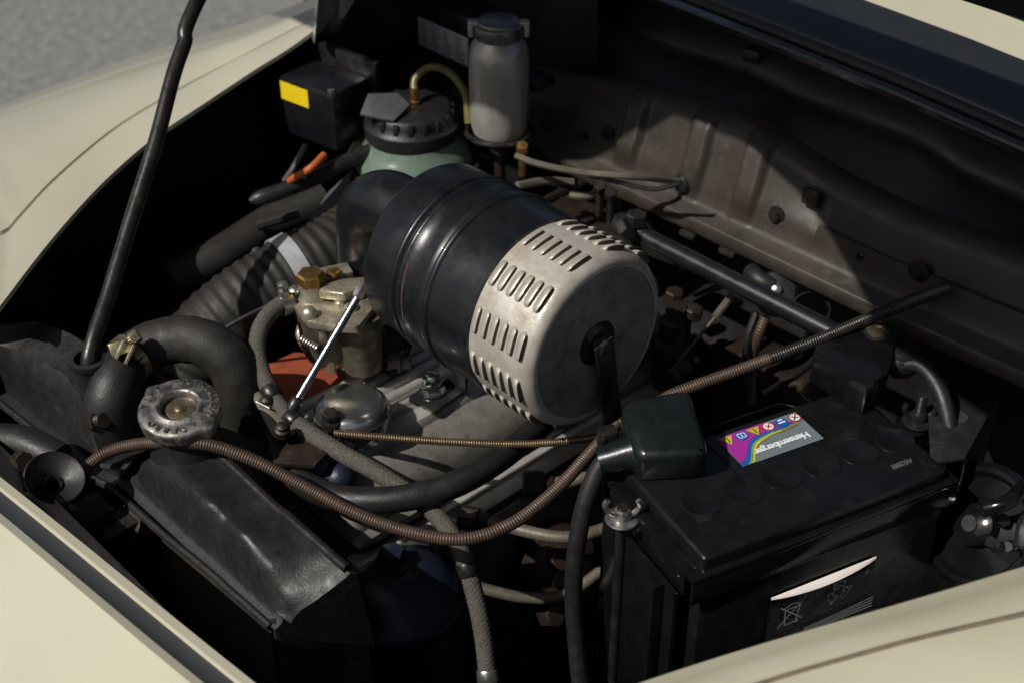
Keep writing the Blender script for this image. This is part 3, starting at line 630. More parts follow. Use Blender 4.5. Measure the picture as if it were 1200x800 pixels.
for k in range(9):
    px, py = random.choice([(352, 372), (372, 388), (395, 372), (410, 392), (428, 352), (345, 360), (384, 345)]); px += random.uniform(-7, 7); py += random.uniform(-5, 7); z = .735 - .0006 * (py - 345)
    p = Z(px, py, z); d = (toward(p) + UP * random.uniform(0, 1) + CU * random.uniform(-.7, .7)); b = B(); r = random.uniform(.0025, .0045); b.hexa(fr(p, d), r * 1.3, .006, .0008); b.lathe(fr(p + d.normalized() * .005, d), [(r * .8, 0), (r * .8, .005), (r * .4, .006)], 12); part('jet_plug', b, random.choice([m_brass, m_carb, m_steel, m_carbd]), cb)
b = B(); b.coil([Z(352, 396, .715), Z(372, 408, .705)], .0035, .0026, .0008); part('return_spring', b, m_steel, cb)
# chrome stay rod
b = B(); r0, r1 = Z(346, 472, .70), at(425, 338, V((XR, AY - .085, .75)))
b.tube([r0, r0.lerp(r1, .5), r1], .0037, 14, .004); sr = thing('stay_rod', 'polished chrome stay rod leaning against the carburettor', 'rod', r0)
m_stay = mat('worn_chrome_rod', (.34, .34, .35), (.22, .21, .20), .26, 1, ns=120, bump=.12, bs=900, dust=(.10, .08, .06), dn=160, dt=.58, dmax=.6); part('rod', b, m_stay, sr)
dd = (r1 - r0).normalized(); b = B(); b.lathe(fr(r0 - dd * .004, dd), [(.005, -.004), (.006, 0), (.006, .007), (.0045, .010)], 14); part('end_eye', b, m_rodblk, sr)
b = B(); b.lathe(fr(r1 - dd * .006, dd), [(.0045, -.004), (.0055, -.002), (.0055, .008), (.004, .010)], 6); part('lock_nut', b, m_steel, sr)

# ------------------------------------------------------------------ ribbed air duct, strap
dp = [Z(430, 270, .69), Z(385, 300, .69), Z(330, 330, .68), Z(280, 362, .665), Z(240, 400, .64), Z(215, 450, .60), Z(205, 520, .54)]
b = B(); b.tube(dp, .041, 36, .0018, wave=lambda d, a, i: 0.0009 * math.sin(d * 2 * math.pi / .0115 + .8 * a / math.pi)); solo('air_duct', b, m_duct, 'wide ribbed dark air duct running behind the carburettor', 'duct', sharp=70)
stp = thing('duct_strap', 'pale grey strap and bolt clamping the ribbed duct', 'strap', Z(345, 300, .68))
dpts, _ = catmull(dp, .002); tgt = min(range(len(dpts)), key=lambda i: (V(pix(dpts[i])) - V((345, 322))).length)
dax = (dpts[tgt + 2] - dpts[tgt - 2]).normalized()
b = B(); b.lathe(fr(dpts[tgt], dax), [(.0425, -.009), (.0438, -.009), (.0438, .009), (.0425, .009)], 48, cap=False); part('band', b, m_strap, stp)
p = at(302, 304, dpts[tgt] + V((-.02, .02, .03))); b = B(); b.tube([p, p + V((.02, .004, -.014))], .006, 10); part('lug', b, m_strap, stp)
b = B(); b.hexa(fr(p, UP - CU * .5), .0085, .008); b.ball(fr(p + V((0, 0, .008))), .006); part('bolt', b, m_steel, stp)

# ------------------------------------------------------------------ engine: red plate, rocker cover
b = B(); q = [Z(300, 432, .645), Z(345, 412, .645), Z(384, 415, .645), Z(435, 445, .645), Z(400, 480, .645), Z(340, 500, .645)]
c0 = sum(q, V()) / 6; b.prism(fr(c0 + V((0, 0, -.02))), [((p - c0).x, (p - c0).y) for p in q], .02, .001); solo('manifold_plate', b, m_red, 'rusty red painted manifold plate beside the oil filler', 'plate')
rk = thing('rocker_cover', 'ribbed aluminium rocker cover under the air cleaner', 'rocker cover', (-.84, .72, .60))
Y0, Y1, XL = .535, .97, -.925
prof = [(XL - .012, .600), (XL - .004, .606), (XL, .640), (XL + .004, .645), (XL + .010, .6465), (-.8335, .6465), (-.811, .6485), (-.80, .642), (-.788, .634), (-.780, .622), (-.777, .606), (-.768, .603), (-.767, .596)]
YS = [Y0 + .004, Y0 + .01] + [Y0 + .02 + .04 * i for i in range(11)]
b = B(); b.grid([[V((x, y, z)) for x, z in prof] for y in YS])
fz = [V((x, Y0 + .004, z)) for x, z in prof]; b.grid([fz, [V((p.x, Y0 - .004, .60)) for p in fz]])
part('cover', b, m_alug, rk, sharp=45)
for k in range(6):
    x = XL + .006 + k * .0152; hgt = .0062; wd = .0098
    if k == 5: x = -.8335; hgt = .0105; wd = .021
    b = B(); sec_ = [(x, .6445), (x + .0008, .6465 + hgt * .75), (x + .0025, .6465 + hgt), (x + wd - .0035, .6465 + hgt * .95), (x + wd - .001, .6465 + hgt * .6), (x + wd, .6445)]
    b.grid([[V((px_, y, z)) for px_, z in sec_] for y in YS]); b.add([V((px_, YS[0], z)) for px_, z in sec_], [tuple(range(6))]); part('rib', b, m_alu, rk, sharp=50)
b = B(); b.box(fr((-.768, .80, .590)), .018, .36, .006, .002); b.box(fr((-.772, .75, .53)), .02, .45, .11, .004); part('head_flange', b, m_alu, rk)
oc_ = Z(412, 474, .688); b = B(); b.lathe(fr(oc_), [(.0325, -.028), (.0325, -.022), (.0345, -.02), (.0350, -.012), (.0345, -.004), (.0325, -.001), (.0322, .0005), (.0295, .0035), (.024, .0052), (.013, .0062), (.0005, .0065)], 64)
oil = part('oil_filler_cap', b, m_oilcap, rk, label='polished domed oil filler cap with knurled edge', sharp=50)
kn = B()
for i in range(90):
    a = 2 * math.pi * i / 90; q = M4.Translation(oc_ + V((.0347 * math.cos(a), .0347 * math.sin(a), -.012))) @ M4.Rotation(a, 4, 'Z'); kn.box(q, .0012, .0013, .013)
k_ = part('knurling', kn, m_oilcap, oil); k_['kind'] = 'stuff'
p = Z(512, 464, .658); b = B(); b.box(fr(p, UP, (1, .12, 0)), .034, .042, .006, .0012); fp = part('foot_plate', b, m_rodblk, rk)
b = B(); b.box(fr(p + V((.0, .021, .010)), UP, (1, .12, 0)), .034, .004, .022, .001); part('upright', b, m_rodblk, fp)
b = B(); q = Z(507, 458, .662); b.lathe(fr(q), [(.0125, 0), (.0125, .0018), (.009, .0022)], 24); b.hexa(fr(q + V((0, 0, .002))), .0105, .010); b.lathe(fr(q + V((0, 0, .012))), [(.0085, 0), (.0085, .004), (.006, .008), (.0005, .0098)], 20); part('cap_nut', b, m_chrome, fp)
b = B(); b.box(fr((-.85, .75, .44)), .17, .46, .30, .02); part('engine_block', b, m_rust, rk)

# ================================================================== HOSES AND CABLES
brown = [Z(98, 552, .685), Z(112, 538, .692), Z(135, 526, .70), Z(170, 519, .712), Z(212, 518, .722), Z(250, 522, .722), Z(300, 540, .712), Z(350, 566, .70), Z(420, 602, .69), Z(485, 624, .688), Z(545, 631, .69), Z(600, 613, .695), Z(650, 575, .70), Z(690, 532, .708), Z(722, 497, .714)]
b = B(); b.coil(brown, .0048, .0024, .0007); solo('sheathed_cable', b, m_coil, 'long rusty brown spring sheathed cable sagging below the radiator cap', 'cable', sharp=70)
cend = Yp(1114, 336, 1.0)
up_ = [Z(722, 497, .714), Z(760, 474, .72), Z(800, 457, .728)]
far = [Z(800, 457, .728), Z(880, 428, .74), Z(960, 398, .752), Z(1040, 364, .764), cend]
ts, tl = catmull(up_ + far[1:], .0006); cut = int(len(ts) * .46)
hc_ = thing('throttle_cable', 'thick spring sheathed cable running over the battery to the bulkhead', 'cable', ts[0])
b = B(); b.tube(ts[:cut:1], .0048, 12, raw=True, wave=lambda d, a, i: .0006 * (0, .8, 1, .8)[i % 4]); part('sheath', b, m_coil, hc_, label='dusty brown stretch of sheath', sharp=70)
b = B(); b.tube(ts[cut - 1:int(len(ts) * .83)], .0050, 12, raw=True, wave=lambda d, a, i: .0006 * (0, .8, 1, .8)[i % 4]); part('sheath', b, m_coilk, hc_, label='stretch of sheath coloured black for hood shade', sharp=70)  # brown sheath coloured black past the edge of the hood's shadow
b = B(); b.tube(ts[int(len(ts) * .83) - 1:], .0060, 12, raw=True); part('rubber_end', b, m_rub, hc_)
thin = [Z(392, 507, .685), Z(450, 512, .685), Z(520, 517, .68), Z(600, 520, .68), Z(660, 517, .69), Z(704, 511, .703)]
b = B(); b.coil(thin, .0030, .0022, .0006); solo('choke_cable', b, m_coilb, 'thin bronze coiled cable stretched over the rocker cover', 'cable', sharp=70)
b = B(); b.tube([Z(345, 560, .66), Z(385, 580, .662), Z(425, 586, .665), Z(480, 582, .668), Z(535, 566, .67), Z(585, 537, .668), Z(625, 505, .66), Z(665, 470, .645)], .0118, 20, .004); solo('rubber_hose', b, m_rub, 'thick smooth black rubber hose crossing the rocker cover edge', 'hose')
br = [Z(345, 352, .742), Z(322, 362, .742), Z(305, 385, .735), Z(302, 415, .72), Z(312, 448, .705), Z(330, 478, .692), Z(358, 503, .685), Z(405, 533, .678), Z(440, 552, .672), Z(480, 578, .66), Z(515, 607, .648), Z(540, 645, .63), Z(556, 695, .60), Z(567, 750, .565), Z(574, 820, .52)]
fh = thing('fuel_hose', 'grey cloth braided hose from the carburettor down past the canister', 'hose', br[-1])
ang = lambda d, a, i: .00022 * math.sin(a * 8 + d * 1500) + .00022 * math.sin(a * 8 - d * 1500)
b = B(); b.tube(br, .0078, 32, .0011, wave=ang); part('braid', b, m_braid, fh, sharp=80)
for (px, py, z, col_) in [(318, 461, .70, m_rodblk), (548, 666, .617, m_rodblk), (345, 488, .69, m_rodblk), (571, 790, .54, m_steel)]:
    bp_, _ = catmull(br, .002); i = min(range(2, len(bp_) - 2), key=lambda k: (V(pix(bp_[k])) - V((px, py))).length)
    b = B(); b.lathe(fr(bp_[i], bp_[i + 2] - bp_[i - 2]), [(.0088, -.006), (.0094, -.005), (.0094, .005), (.0088, .006)], 24, cap=False); part('tape_band', b, col_, fh)
p = Z(334, 352, .742); b = B(); b.lathe(fr(br[0].lerp(br[1], .45), br[1] - br[0]), [(.0088, -.006), (.0100, -.006), (.0100, .006), (.0088, .006)], 24, cap=False); part('clamp_band', b, m_steel, fh)
b = B(); q = br[0].lerp(br[1], .5) + V((0, 0, .012)); b.lathe(fr(q), [(.005, -.004), (.005, .004), (.003, .005), (.005, .007), (.005, .011), (.002, .013)], 14); part('clamp_screw', b, m_steel, fh)
b = B(); b.tube([Z(254, 390, .70), Z(290, 370, .72), Z(336, 348, .745)], .0022, 8); solo('control_rod', b, m_rodblk, 'thin black control rod over the ribbed duct', 'rod')
# battery lead
# linkage bracket
lk = thing('linkage_bracket', 'greasy steel linkage plates and bolts beside the oil filler cap', 'bracket', Z(330, 500, .66))
p = Z(322, 486, .69); d = (Z(334, 503, .69) - Z(313, 470, .69))
b = B(); b.prism(fr(p, toward(p) * .5 + UP, d), [(-.028, -.008), (-.022, -.011), (.022, -.011), (.028, -.008), (.028, .008), (.022, .011), (-.022, .011), (-.028, .008)], .004, .001); part('link_plate', b, m_pipe, lk)
for (px, py) in [(313, 471), (331, 503)]:
    q = Z(px, py, .697); b = B(); b.lathe(fr(q, UP + toward(q) * .5), [(.007, -.006), (.007, .002), (.005, .003), (.005, .006), (.003, .0075)], 18); part('bolt', b, m_rust, lk)
b = B(); b.prism(fr(Z(345, 512, .675), UP, d), [(-.02, -.02), (.03, -.03), (.05, .0), (.03, .03), (-.02, .012)], .005, .001); part('base_plate', b, m_rust, lk)
b = B(); b.tube([Z(338, 488, .69), Z(372, 505, .688)], .0008, 6); b.tube([Z(300, 470, .70), Z(316, 478, .70)], .001, 6); part('wire', b, m_steel, lk)
b = B(); b.tube([Z(344, 505, .68), Z(362, 514, .68), Z(385, 512, .68)], .006, 8); part('lever', b, m_rust, lk)
p = Z(390, 512, .672); b = B(); b.lathe(fr(p), [(.011, -.01), (.011, 0), (.008, .002), (.0085, .012), (.0095, .013), (.0095, .019), (.006, .02), (.006, .023)], 18); b.hexa(fr(p + V((0, 0, .023))), .008, .006); part('cable_clamp', b, m_rodblk, lk)
p = Z(375, 545, .655); b = B(); b.hexa(fr(p, toward(p)), .009, .012); b.ball(fr(Z(398, 560, .65)), .016); part('sender', b, m_blue, lk)
b = B(); q = [Z(352, 545, .66), Z(385, 560, .66), Z(360, 590, .65), Z(330, 575, .65)]; c0 = sum(q, V()) / 4; b.prism(fr(c0), [((p - c0).x, (p - c0).y) for p in q], .004, .001); part('tab', b, m_duct, lk)

# oil canister below
oc2 = Z(462, 690, .55)
cn = thing('filter_canister', 'dark blue black canister with a domed lid and bolt', 'canister', oc2 + V((0, 0, -.2)))
b = B(); b.lathe(fr(oc2), [(.058, -.2), (.058, -.014), (.064, -.012), (.0655, -.006), (.064, -.001), (.058, .002), (.052, .012), (.036, .024), (.02, .030), (.0005, .031)], 56); part('body', b, m_blue, cn, sharp=50)
b = B(); b.lathe(fr(oc2 + V((0, 0, .029))), [(.016, 0), (.016, .004), (.013, .005)], 24); b.hexa(fr(oc2 + V((0, 0, .034))), .0125, .014, .002); part('bolt', b, m_blue, cn)
b = B(); q = [Z(395, 740, .56), Z(388, 800, .56), Z(415, 830, .56), Z(400, 738, .565)]
b.box(fr(Z(398, 800, .54), V((-.2, .1, 1)), EX), .03, .05, .12, .002); solo('stay_plate', b, m_tank, 'gritty black stay plate beside the radiator side', 'plate')

# fuel pipes in the depth of the bay
for k, (lab, pts, r, fit) in enumerate([
    ('tan fuel pipe with a union nut crossing below the battery lead', [(545, 606, .60), (580, 613, .60), (640, 627, .60), (675, 628, .60), (712, 618, .60)], .0058, (555, 609)),
    ('lowest tan pipe looping behind the battery lead', [(520, 672, .54), (570, 690, .53), (620, 700, .52), (665, 695, .52), (705, 668, .53)], .0055, None),
    ('short tan pipe with an elbow union under the brown cable', [(620, 566, .62), (650, 566, .62), (680, 560, .625), (712, 545, .63)], .006, (630, 566))]):
    t = thing('fuel_pipe', lab, 'pipe', Z(*pts[0]), 'fuel pipes beside the battery')
    b = B(); b.tube([Z(*p) for p in pts], r, 12); part('pipe', b, m_pipe, t)
    if fit:
        i0, i1 = Z(*pts[0]), Z(*pts[1]); b = B(); b.lathe(fr(i0, i1 - i0), [(r * 1.5, -.006), (r * 2, -.004), (r * 2, .012), (r * 1.6, .014), (r * 1.4, .022)], 8); part('union_nut', b, m_rust, t)
pm = thing('fuel_pump', 'oily rusty fuel pump deep below the pipes', 'pump', Z(660, 660, .45))
b = B(); b.lathe(fr(Z(655, 650, .48), CU * .3 + UP), [(.04, -.05), (.042, 0), (.03, .02), (.012, .026)], 28); part('housing', b, m_rust, pm)
for (px, py, z) in [(650, 655, .52), (660, 680, .50), (640, 720, .48)]:
    b = B(); b.hexa(fr(Z(px, py, z), toward(Z(px, py, z)) + CU * random.uniform(-1, 1)), .012, .016); part('fitting', b, m_rust, pm)
b = B(); b.box(fr(Z(560, 640, .46), UP, EY), .3, .12, .2, .01); solo('crankcase', b, m_bay, 'dark crankcase side below the pipes', 'engine part')

# ================================================================== BATTERY
pA, pB, pC = Z(712, 558, .72), Z(825, 655, .72), Z(1110, 548, .72)
e1 = (pC - pB); LEN = e1.length; e1.normalize(); e2 = UP.cross(e1); WID = .125
BC = pB + e1 * (LEN / 2) + e2 * (WID / 2)
bmx = fr(BC, UP, e1)           # local x along the battery, y away from the viewer
def bl(x, y, z=0): return bmx @ V((x, y, z))
def bloc(px, py, z=.72): q = bmx.inverted() @ Z(px, py, z); return q
bt = thing('battery', 'black car battery with a colourful warning sticker on its lid', 'battery', bl(0, 0, -.21))
b = B(); b.box(fr(bl(0, 0, -.115), UP, e1), LEN + .004, WID + .006, .19, .004); case = part('case', b, m_bat, bt)
b = B(); b.box(fr(bl(0, 0, -.010), UP, e1), LEN, WID, .020, .004, 3); lidp = part('lid', b, m_bat, bt)
for px, py in [(822, 589), (871, 575), (916, 558), (962, 544), (1006, 530), (1049, 516)]:
    q = bloc(px, py); b = B(); b.lathe(fr(bl(q.x, q.y, .0), UP, e1), [(.0168, -.001), (.0166, .0006), (.0158, .0009), (.0150, .0005), (.0001, .0003)], 40); part('cell_plug', b, m_bat, lidp)
m_emb = mat('embossed_grey', (.10, .10, .10), (.06, .06, .06), .5, bump=.1)
# raised borders round the sticker field
sa, sb_, sc2, sd_ = bloc(835, 515), bloc(937, 482), bloc(967, 515), bloc(868, 546)
cx = (sa.x + sb_.x + sc2.x + sd_.x) / 4; cyy = (sa.y + sb_.y + sc2.y + sd_.y) / 4; SW = ((sb_ - sa).length + (sc2 - sd_).length) / 2 * .95; SH = ((sa - sd_).length + (sb_ - sc2).length) / 2
fld = [[(cx - SW / 2 - .010, cyy - .032), (cx - SW / 2 - .010, cyy + .036), (cx + SW / 2 - .004, cyy + .036), (cx + SW / 2 + .012, cyy + .02), (cx + SW / 2 + .012, cyy - .016)], [(cx + SW / 2 + .02, cyy + .04), (cx + SW / 2 + .022, cyy - .012), (cx + SW / 2 + .016, cyy - .02)]]
for pl in fld:
    b = B(); b.tube([bl(x, y, .0) for x, y in pl], .0009, 6, raw=True); part('moulded_rib', b, m_batg, lidp)
me = text('A5280I', .0075, .0004, .0001, sx=.95); q = bloc(1057, 543); part('lettering', me, m_emb, lidp, fr(bl(q.x, q.y, .0004), UP, -e1))
# sticker: x to its own right (toward -e1), y to its own top (toward the viewer)
sm = fr(bl(cx, cyy, .0004), UP, -e1)
def flat(poly, z):
    b = B(); b.add([sm @ V((x, y, z)) for x, y in poly], [tuple(range(len(poly)))]); return b
hw, hh = SW / 2, SH / 2
b = B(); b.prism(sm, [(-hw, -hh), (hw, -hh), (hw, hh), (-hw, hh)], .0002); stk = part('sticker', b, m_slate, bt, label='slate grey sticker with rainbow swoosh, hazard symbols and white lettering')
def swoosh(y0f, y1f, z, mt, x0=-1, x1=1):
    lo, hi = [], []
    for i in range(33):
        t = x0 + (x1 - x0) * i / 32; lo.append((t * hw, max(-hh, min(hh, y0f(t) * hh)))); hi.append((t * hw, max(-hh, min(hh, y1f(t) * hh))))
    b = B(); b.grid([[sm @ V((x, y, z)) for x, y in lo], [sm @ V((x, y, z)) for x, y in hi]]); part('swoosh', b, mt, stk)
def sg(t): return 1 / (1 + math.exp(-(t - .62) * 9))
cen = lambda t: -.32 + .10 * t + 1.15 * sg(t)
swoosh(lambda t: -1, lambda t: min(cen(t) - .05, .2 + .8 * sg(t)), .0004, m_magenta, -.15, 1)
swoosh(lambda t: -1 + .55 * (1 - (t + 1) / .85), lambda t: cen(t) - .05, .00045, m_purple, -.6, -.1)
swoosh(lambda t: cen(t) - .16, lambda t: cen(t) - .02, .0005, m_purple, -.75, 1)
swoosh(lambda t: cen(t) - .05, lambda t: cen(t) + .03 + .16 * max(0, t + .2), .0006, m_pblue, -.6, 1)
swoosh(lambda t: cen(t) + .02 + .15 * max(0, t + .2), lambda t: cen(t) + .05 + .24 * max(0, t + .1), .0007, m_cyan, -.2, .97)
swoosh(lambda t: cen(t) + .05 + .18 * max(0, t + .1), lambda t: cen(t) + .12 + .27 * max(0, t + .1), .0008, m_pgreen, -.5, .96)
swoosh(lambda t: cen(t) + .10 + .22 * max(0, t + .1), lambda t: cen(t) + .18 + .36 * max(0, t + .1), .0009, m_pyel, -.35, .93)
swoosh(lambda t: cen(t) + .10, lambda t: cen(t) + .20 + .1 * (t + .8), .00085, m_olive, -.8, -.3)
me = text('Hensemberger', .0098, .00005, .00035, align='LEFT', sx=.92); part('lettering', me, m_white, stk, sm @ M4.Translation(V((-hw * .80, hh * .50, .0010))))
circ = lambda x, y, r, n=24: [(x + r * math.cos(2 * math.pi * i / n), y + r * math.sin(2 * math.pi * i / n)) for i in range(n)]
ri = .0056; iy = -hh * .66
for i in range(6):
    x = -hw * .86 + i * hw * .335
    if i in (0, 2):
        part('symbol', flat(circ(x, iy, ri), .0010), m_pred, stk); part('symbol', flat(circ(x, iy, ri * .78), .0012), m_white, stk)
        b = B(); b.lines(sm, [[(x - ri * .4, iy - ri * .45), (x + ri * .4, iy + ri * .45)], [(x - ri * .4, iy + ri * .3), (x + ri * .4, iy - ri * .3)]], .0012, .0014); part('symbol_mark', b, m_ink if i == 0 else m_pred, stk)
    elif i in (1, 4):
        part('symbol', flat(circ(x, iy, ri), .0010), m_pblue, stk)
        b = B()
        if i == 4: b.lines(sm, [[(x - ri * .6, iy - ri * .5), (x + ri * .6, iy - ri * .5), (x + ri * .6, iy + ri * .5), (x - ri * .6, iy + ri * .5), (x - ri * .6, iy - ri * .5)], [(x, iy - ri * .5), (x, iy + ri * .5)]], .0009, .0012)
        else: b.lines(sm, [[(x - ri * .5, iy + .1 * ri), (x - ri * .1, iy + .1 * ri)], [(x + ri * .1, iy + .1 * ri), (x + ri * .5, iy + .1 * ri)], [(x - .3 * ri, iy - .5 * ri), (x + .3 * ri, iy - .5 * ri)]], .0018, .0012)
        part('symbol_mark', b, m_white, stk)
    else:
        part('symbol', flat([(x - ri * 1.15, iy - ri * .8), (x + ri * 1.15, iy - ri * .8), (x, iy + ri * 1.1)], .0010), m_pyel, stk)
        b = B(); b.lines(sm, [[(x, iy - ri * .1), (x, iy + ri * .5)], [(x - .1 * ri, iy - ri * .45), (x + .1 * ri, iy - ri * .45)]], .0011, .0012); part('symbol_mark', b, m_ink, stk)
# recycling label on the near side, its top edge peeling away
nm = fr(bl(0, -WID / 2 - .0042, -.115), -e2, e1)   # local x along battery, y up
inv = nm.inverted()
def npt(px, py):
    d = ray(px, py); n = nm.col[2].xyz; t = (nm.translation - O).dot(n) / d.dot(n); q = inv @ (O + d * t); return q
l0, l1, l2 = npt(903, 697), npt(1025, 655), npt(893, 760)
lx0, lx1, ly1 = l0.x, l1.x, (l0.y + l1.y) / 2; ly0 = ly1 - .06
b = B(); rows = []
for i in range(13):
    t = i / 12; x = lx0 + (lx1 - lx0) * t; bow = math.sin(math.pi * t) ** .8
    rows.append([nm @ V((x, ly0, .0004)), nm @ V((x, ly1 - .014, .0006)), nm @ V((x, ly1 - .006, .0010 + .0008 * bow)), nm @ V((x, ly1 - .001 - .002 * bow, .0015 + .0048 * bow)), ])
b.grid(rows); lab = part('recycling_label', b, m_bat, bt, label='black peeling label with grey crossed bin and recycling arrows')
b = B(); rows = []
for i in range(13):
    t = i / 12; x = lx0 + (lx1 - lx0) * t; bow = math.sin(math.pi * t) ** .8
    rows.append([nm @ V((x, ly1 - .0008 - .002 * bow, .0016 + .0050 * bow)), nm @ V((x, ly1 + .0008 - .001 * bow, .0012 + .003 * bow)), nm @ V((x, ly1 + .001, .0008))])
b.grid(rows); part('curled_edge', b, m_pink, lab)
def art(polys, wd=.0010, z=.0026):
    b = B(); b.lines(nm, polys, wd, z); return b
q = npt(925, 715); x, y = q.x, q.y
k = .011
part('crossed_bin', art([[(x - k, y + k * .9), (x + k * 1.1, y - k)], [(x - k * 1.1, y - k * 1.1), (x + k * 1.2, y + k * 1.2)], [(x - .6 * k, y + .6 * k), (x - .5 * k, y - 1.1 * k), (x + .5 * k, y - 1.05 * k), (x + .75 * k, y + .6 * k)], [(x - .8 * k, y + .65 * k), (x, y + .95 * k), (x + .9 * k, y + .7 * k)], [(x - .6 * k, y + .5 * k), (x + .7 * k, y + .5 * k)], [(x + .45 * k, y - 1.1 * k), (x + .6 * k, y - .9 * k), (x + .75 * k, y - 1.1 * k), (x + .6 * k, y - 1.25 * k), (x + .45 * k, y - 1.1 * k)]]), m_gprint, lab)
q = npt(981, 690); x, y = q.x, q.y; tri = []
for j in range(3):
    a = R(90 + 120 * j)
    P_ = lambda r, da: (x + r * math.cos(a + da), y + r * math.sin(a + da))
    tri += [[P_(.011, -.55), P_(.0115, -.1), P_(.0115, .35), P_(.0075, .75)], [P_(.006, -.75), P_(.0062, -.15), P_(.0062, .3)], [P_(.011, -.55), P_(.006, -.75)], [P_(.0062, .3), P_(.0035, .2), P_(.0068, .95), P_(.0135, .55), P_(.0115, .35)]]
part('recycling_arrows', art(tri), m_gprint, lab)
q = npt(940, 733); q2 = npt(1020, 700); wv = []
for j in range(4):
    wv.append([(q.x + (q2.x - q.x) * t / 8, q.y - .004 * j * .5 + (q2.y - q.y + .004 - .0015 * j) * (t / 8) ** 1.6) for t in range(9)])
part('printed_bands', art(wv, .0011), m_gprint, lab)
q = npt(1014, 667); part('printed_mark', art([[(q.x - .002, q.y), (q.x + .002, q.y)], [(q.x, q.y - .002), (q.x, q.y + .002)], [(q.x - .0015, q.y - .0015), (q.x + .0015, q.y + .0015)]]), m_gprint, lab)

# hold-down frame with wing nuts
hf = thing('battery_clamp', 'glossy black steel hold-down frame around the battery', 'clamp', bl(0, 0, -.03))
OL, OW = LEN + .024, WID + .012
for nm_, c, sx, sy2 in [('rail', (0, -OW / 2 + .006), OL, .012), ('rail', (0, OW / 2 - .006), OL, .012), ('end_rail', (-OL / 2 + .006, 0), .012, OW - .024), ('end_rail', (OL / 2 - .006, 0), .012, OW - .024)]:
    b = B(); b.box(fr(bl(c[0], c[1], -.0155), UP, e1), sx, sy2, .005, .0012)
    if nm_ == 'rail': b.box(fr(bl(c[0], c[1] + (-.0045 if c[1] < 0 else .0045), -.028), UP, e1), sx, .003, .022, .0008)
    else: b.box(fr(bl(c[0] + (-.0045 if c[0] < 0 else .0045), c[1], -.028), UP, e1), .003, sy2, .022, .0008)
    part(nm_, b, m_batg, hf)
for (px, py, tl, lab_) in [(729, 606, 0, ''), (1076, 492, 1, '')]:
    p = Z(px, py, .703)
    b = B(); b.box(fr(p.lerp(bl(0, 0, -.017), .10) + V((0, 0, -.006)), UP, e1 if tl else e2), .03, .024, .005, .001); part('lug', b, m_batg, hf)
    n = thing('wing_nut', ['steel wing nut on a hold-down rod beside the green black battery boot', 'dark steel wing nut on a tall stud at the far end of the battery'][tl], 'wing nut', p)
    ht = .028 if tl else .012
    b = B(); b.lathe(fr(p + V((0, 0, -.002))), [(.0135, 0), (.0138, .001), (.0132, .0022), (.005, .0026)], 28); part('washer', b, m_steel if not tl else m_rodblk, n)
    b = B(); b.lathe(fr(p), [(.0075, 0), (.0068, .008), (.0055, .010)], 18); part('nut', b, m_cap if not tl else m_rodblk, n)
    for sgn in (-1, 1):
        c_ = CU * sgn; b = B(); b.tube([p + c_ * .006 + V((0, 0, .003)), p + c_ * .012 + V((0, 0, .008)), p + c_ * .014 + V((0, 0, .014)), p + c_ * .012 + V((0, 0, .018))], .0026, 8, .002); part('wing', b, m_cap if not tl else m_rodblk, n)
    b = B(); b.coil([p + V((0, 0, -.005)), p + V((0, 0, ht))], .0042, .0014, .0004, 12); b.tube([p + V((0, 0, -.19)), p + V((0, 0, -.006))], .0045, 10); part('threaded_rod', b, m_rodblk, n)
b = B(); b.box(fr(bl(-LEN / 2 - .017, .0, -.12), UP, e1), .004, .11, .17, .001); b.box(fr(bl(-LEN / 2 - .024, -.040, -.12), UP, e1), .012, .004, .17, .001); solo('battery_tray', b, m_batg, 'black steel tray side standing beside the battery case', 'tray')

# terminal boots
lb = thing('terminal_boot', 'green black vinyl terminal boot with a tapered cable sleeve', 'terminal cover', bl(-LEN / 2 + .03, .03, 0))
bc = Z(777, 503, .748); bax = (Z(812, 500, .744) - Z(742, 510, .744)); bax.z = 0; bax.normalize()
bm2 = fr(bc, (UP + toward(bc) * .35).normalized(), CU + CV * .15)
prof_b = [(-.029, -.030), (-.023, -.034), (.022, -.038), (.029, -.034), (.029, .022), (.023, .031), (-.025, .028), (-.031, .022)]
b = B(); b.prism(bm2 @ M4.Translation(V((0, 0, -.024))), prof_b, .036, .0065); part('boot_body', b, m_boot, lb, sharp=50)
b = B(); s0 = bm2 @ V((-.020, -.012, -.008)); s1 = Z(702, 540, .728)
b.tube([s0, s0.lerp(s1, .5), s1], lambda t: .0165 - .0055 * t, 20, .003); part('sleeve', b, m_boot, lb)
b = B(); q = Z(712, 513, .722); b.box(fr(q, UP, CU + CV * .4), .016, .014, .02, .003); b.tube([Z(704, 520, .725), Z(712, 508, .728), Z(722, 512, .722)], .003, 8); part('clip', b, m_rodblk, lb)
b = B(); b.tube([Z(712, 536, .726), Z(700, 552, .715), Z(688, 582, .695), Z(677, 630, .66), Z(672, 690, .61), Z(676, 760, .55), Z(684, 840, .49)], .0078, 16, .004); solo('battery_lead', b, m_rub, 'thick black battery lead dropping from the vinyl boot', 'cable')
rb2 = thing('terminal_cover', 'angular black plastic terminal cover on the far battery post', 'terminal cover', Z(1000, 460, .722))
tc_ = Z(1000, 440, .738); tm = fr(tc_ + V((0, 0, -.018)), UP, e1)
q = [Z(949, 437, .728), Z(1012, 478, .728), Z(1036, 462, .728), Z(1046, 420, .728), Z(1010, 402, .728), Z(960, 412, .728)]; c0 = sum(q, V()) / 6
b = B(); b.prism(fr(c0 + V((0, 0, -.010)), UP), [((p - c0).x, (p - c0).y) for p in q], .034, .003); part('cover', b, m_batg, rb2)
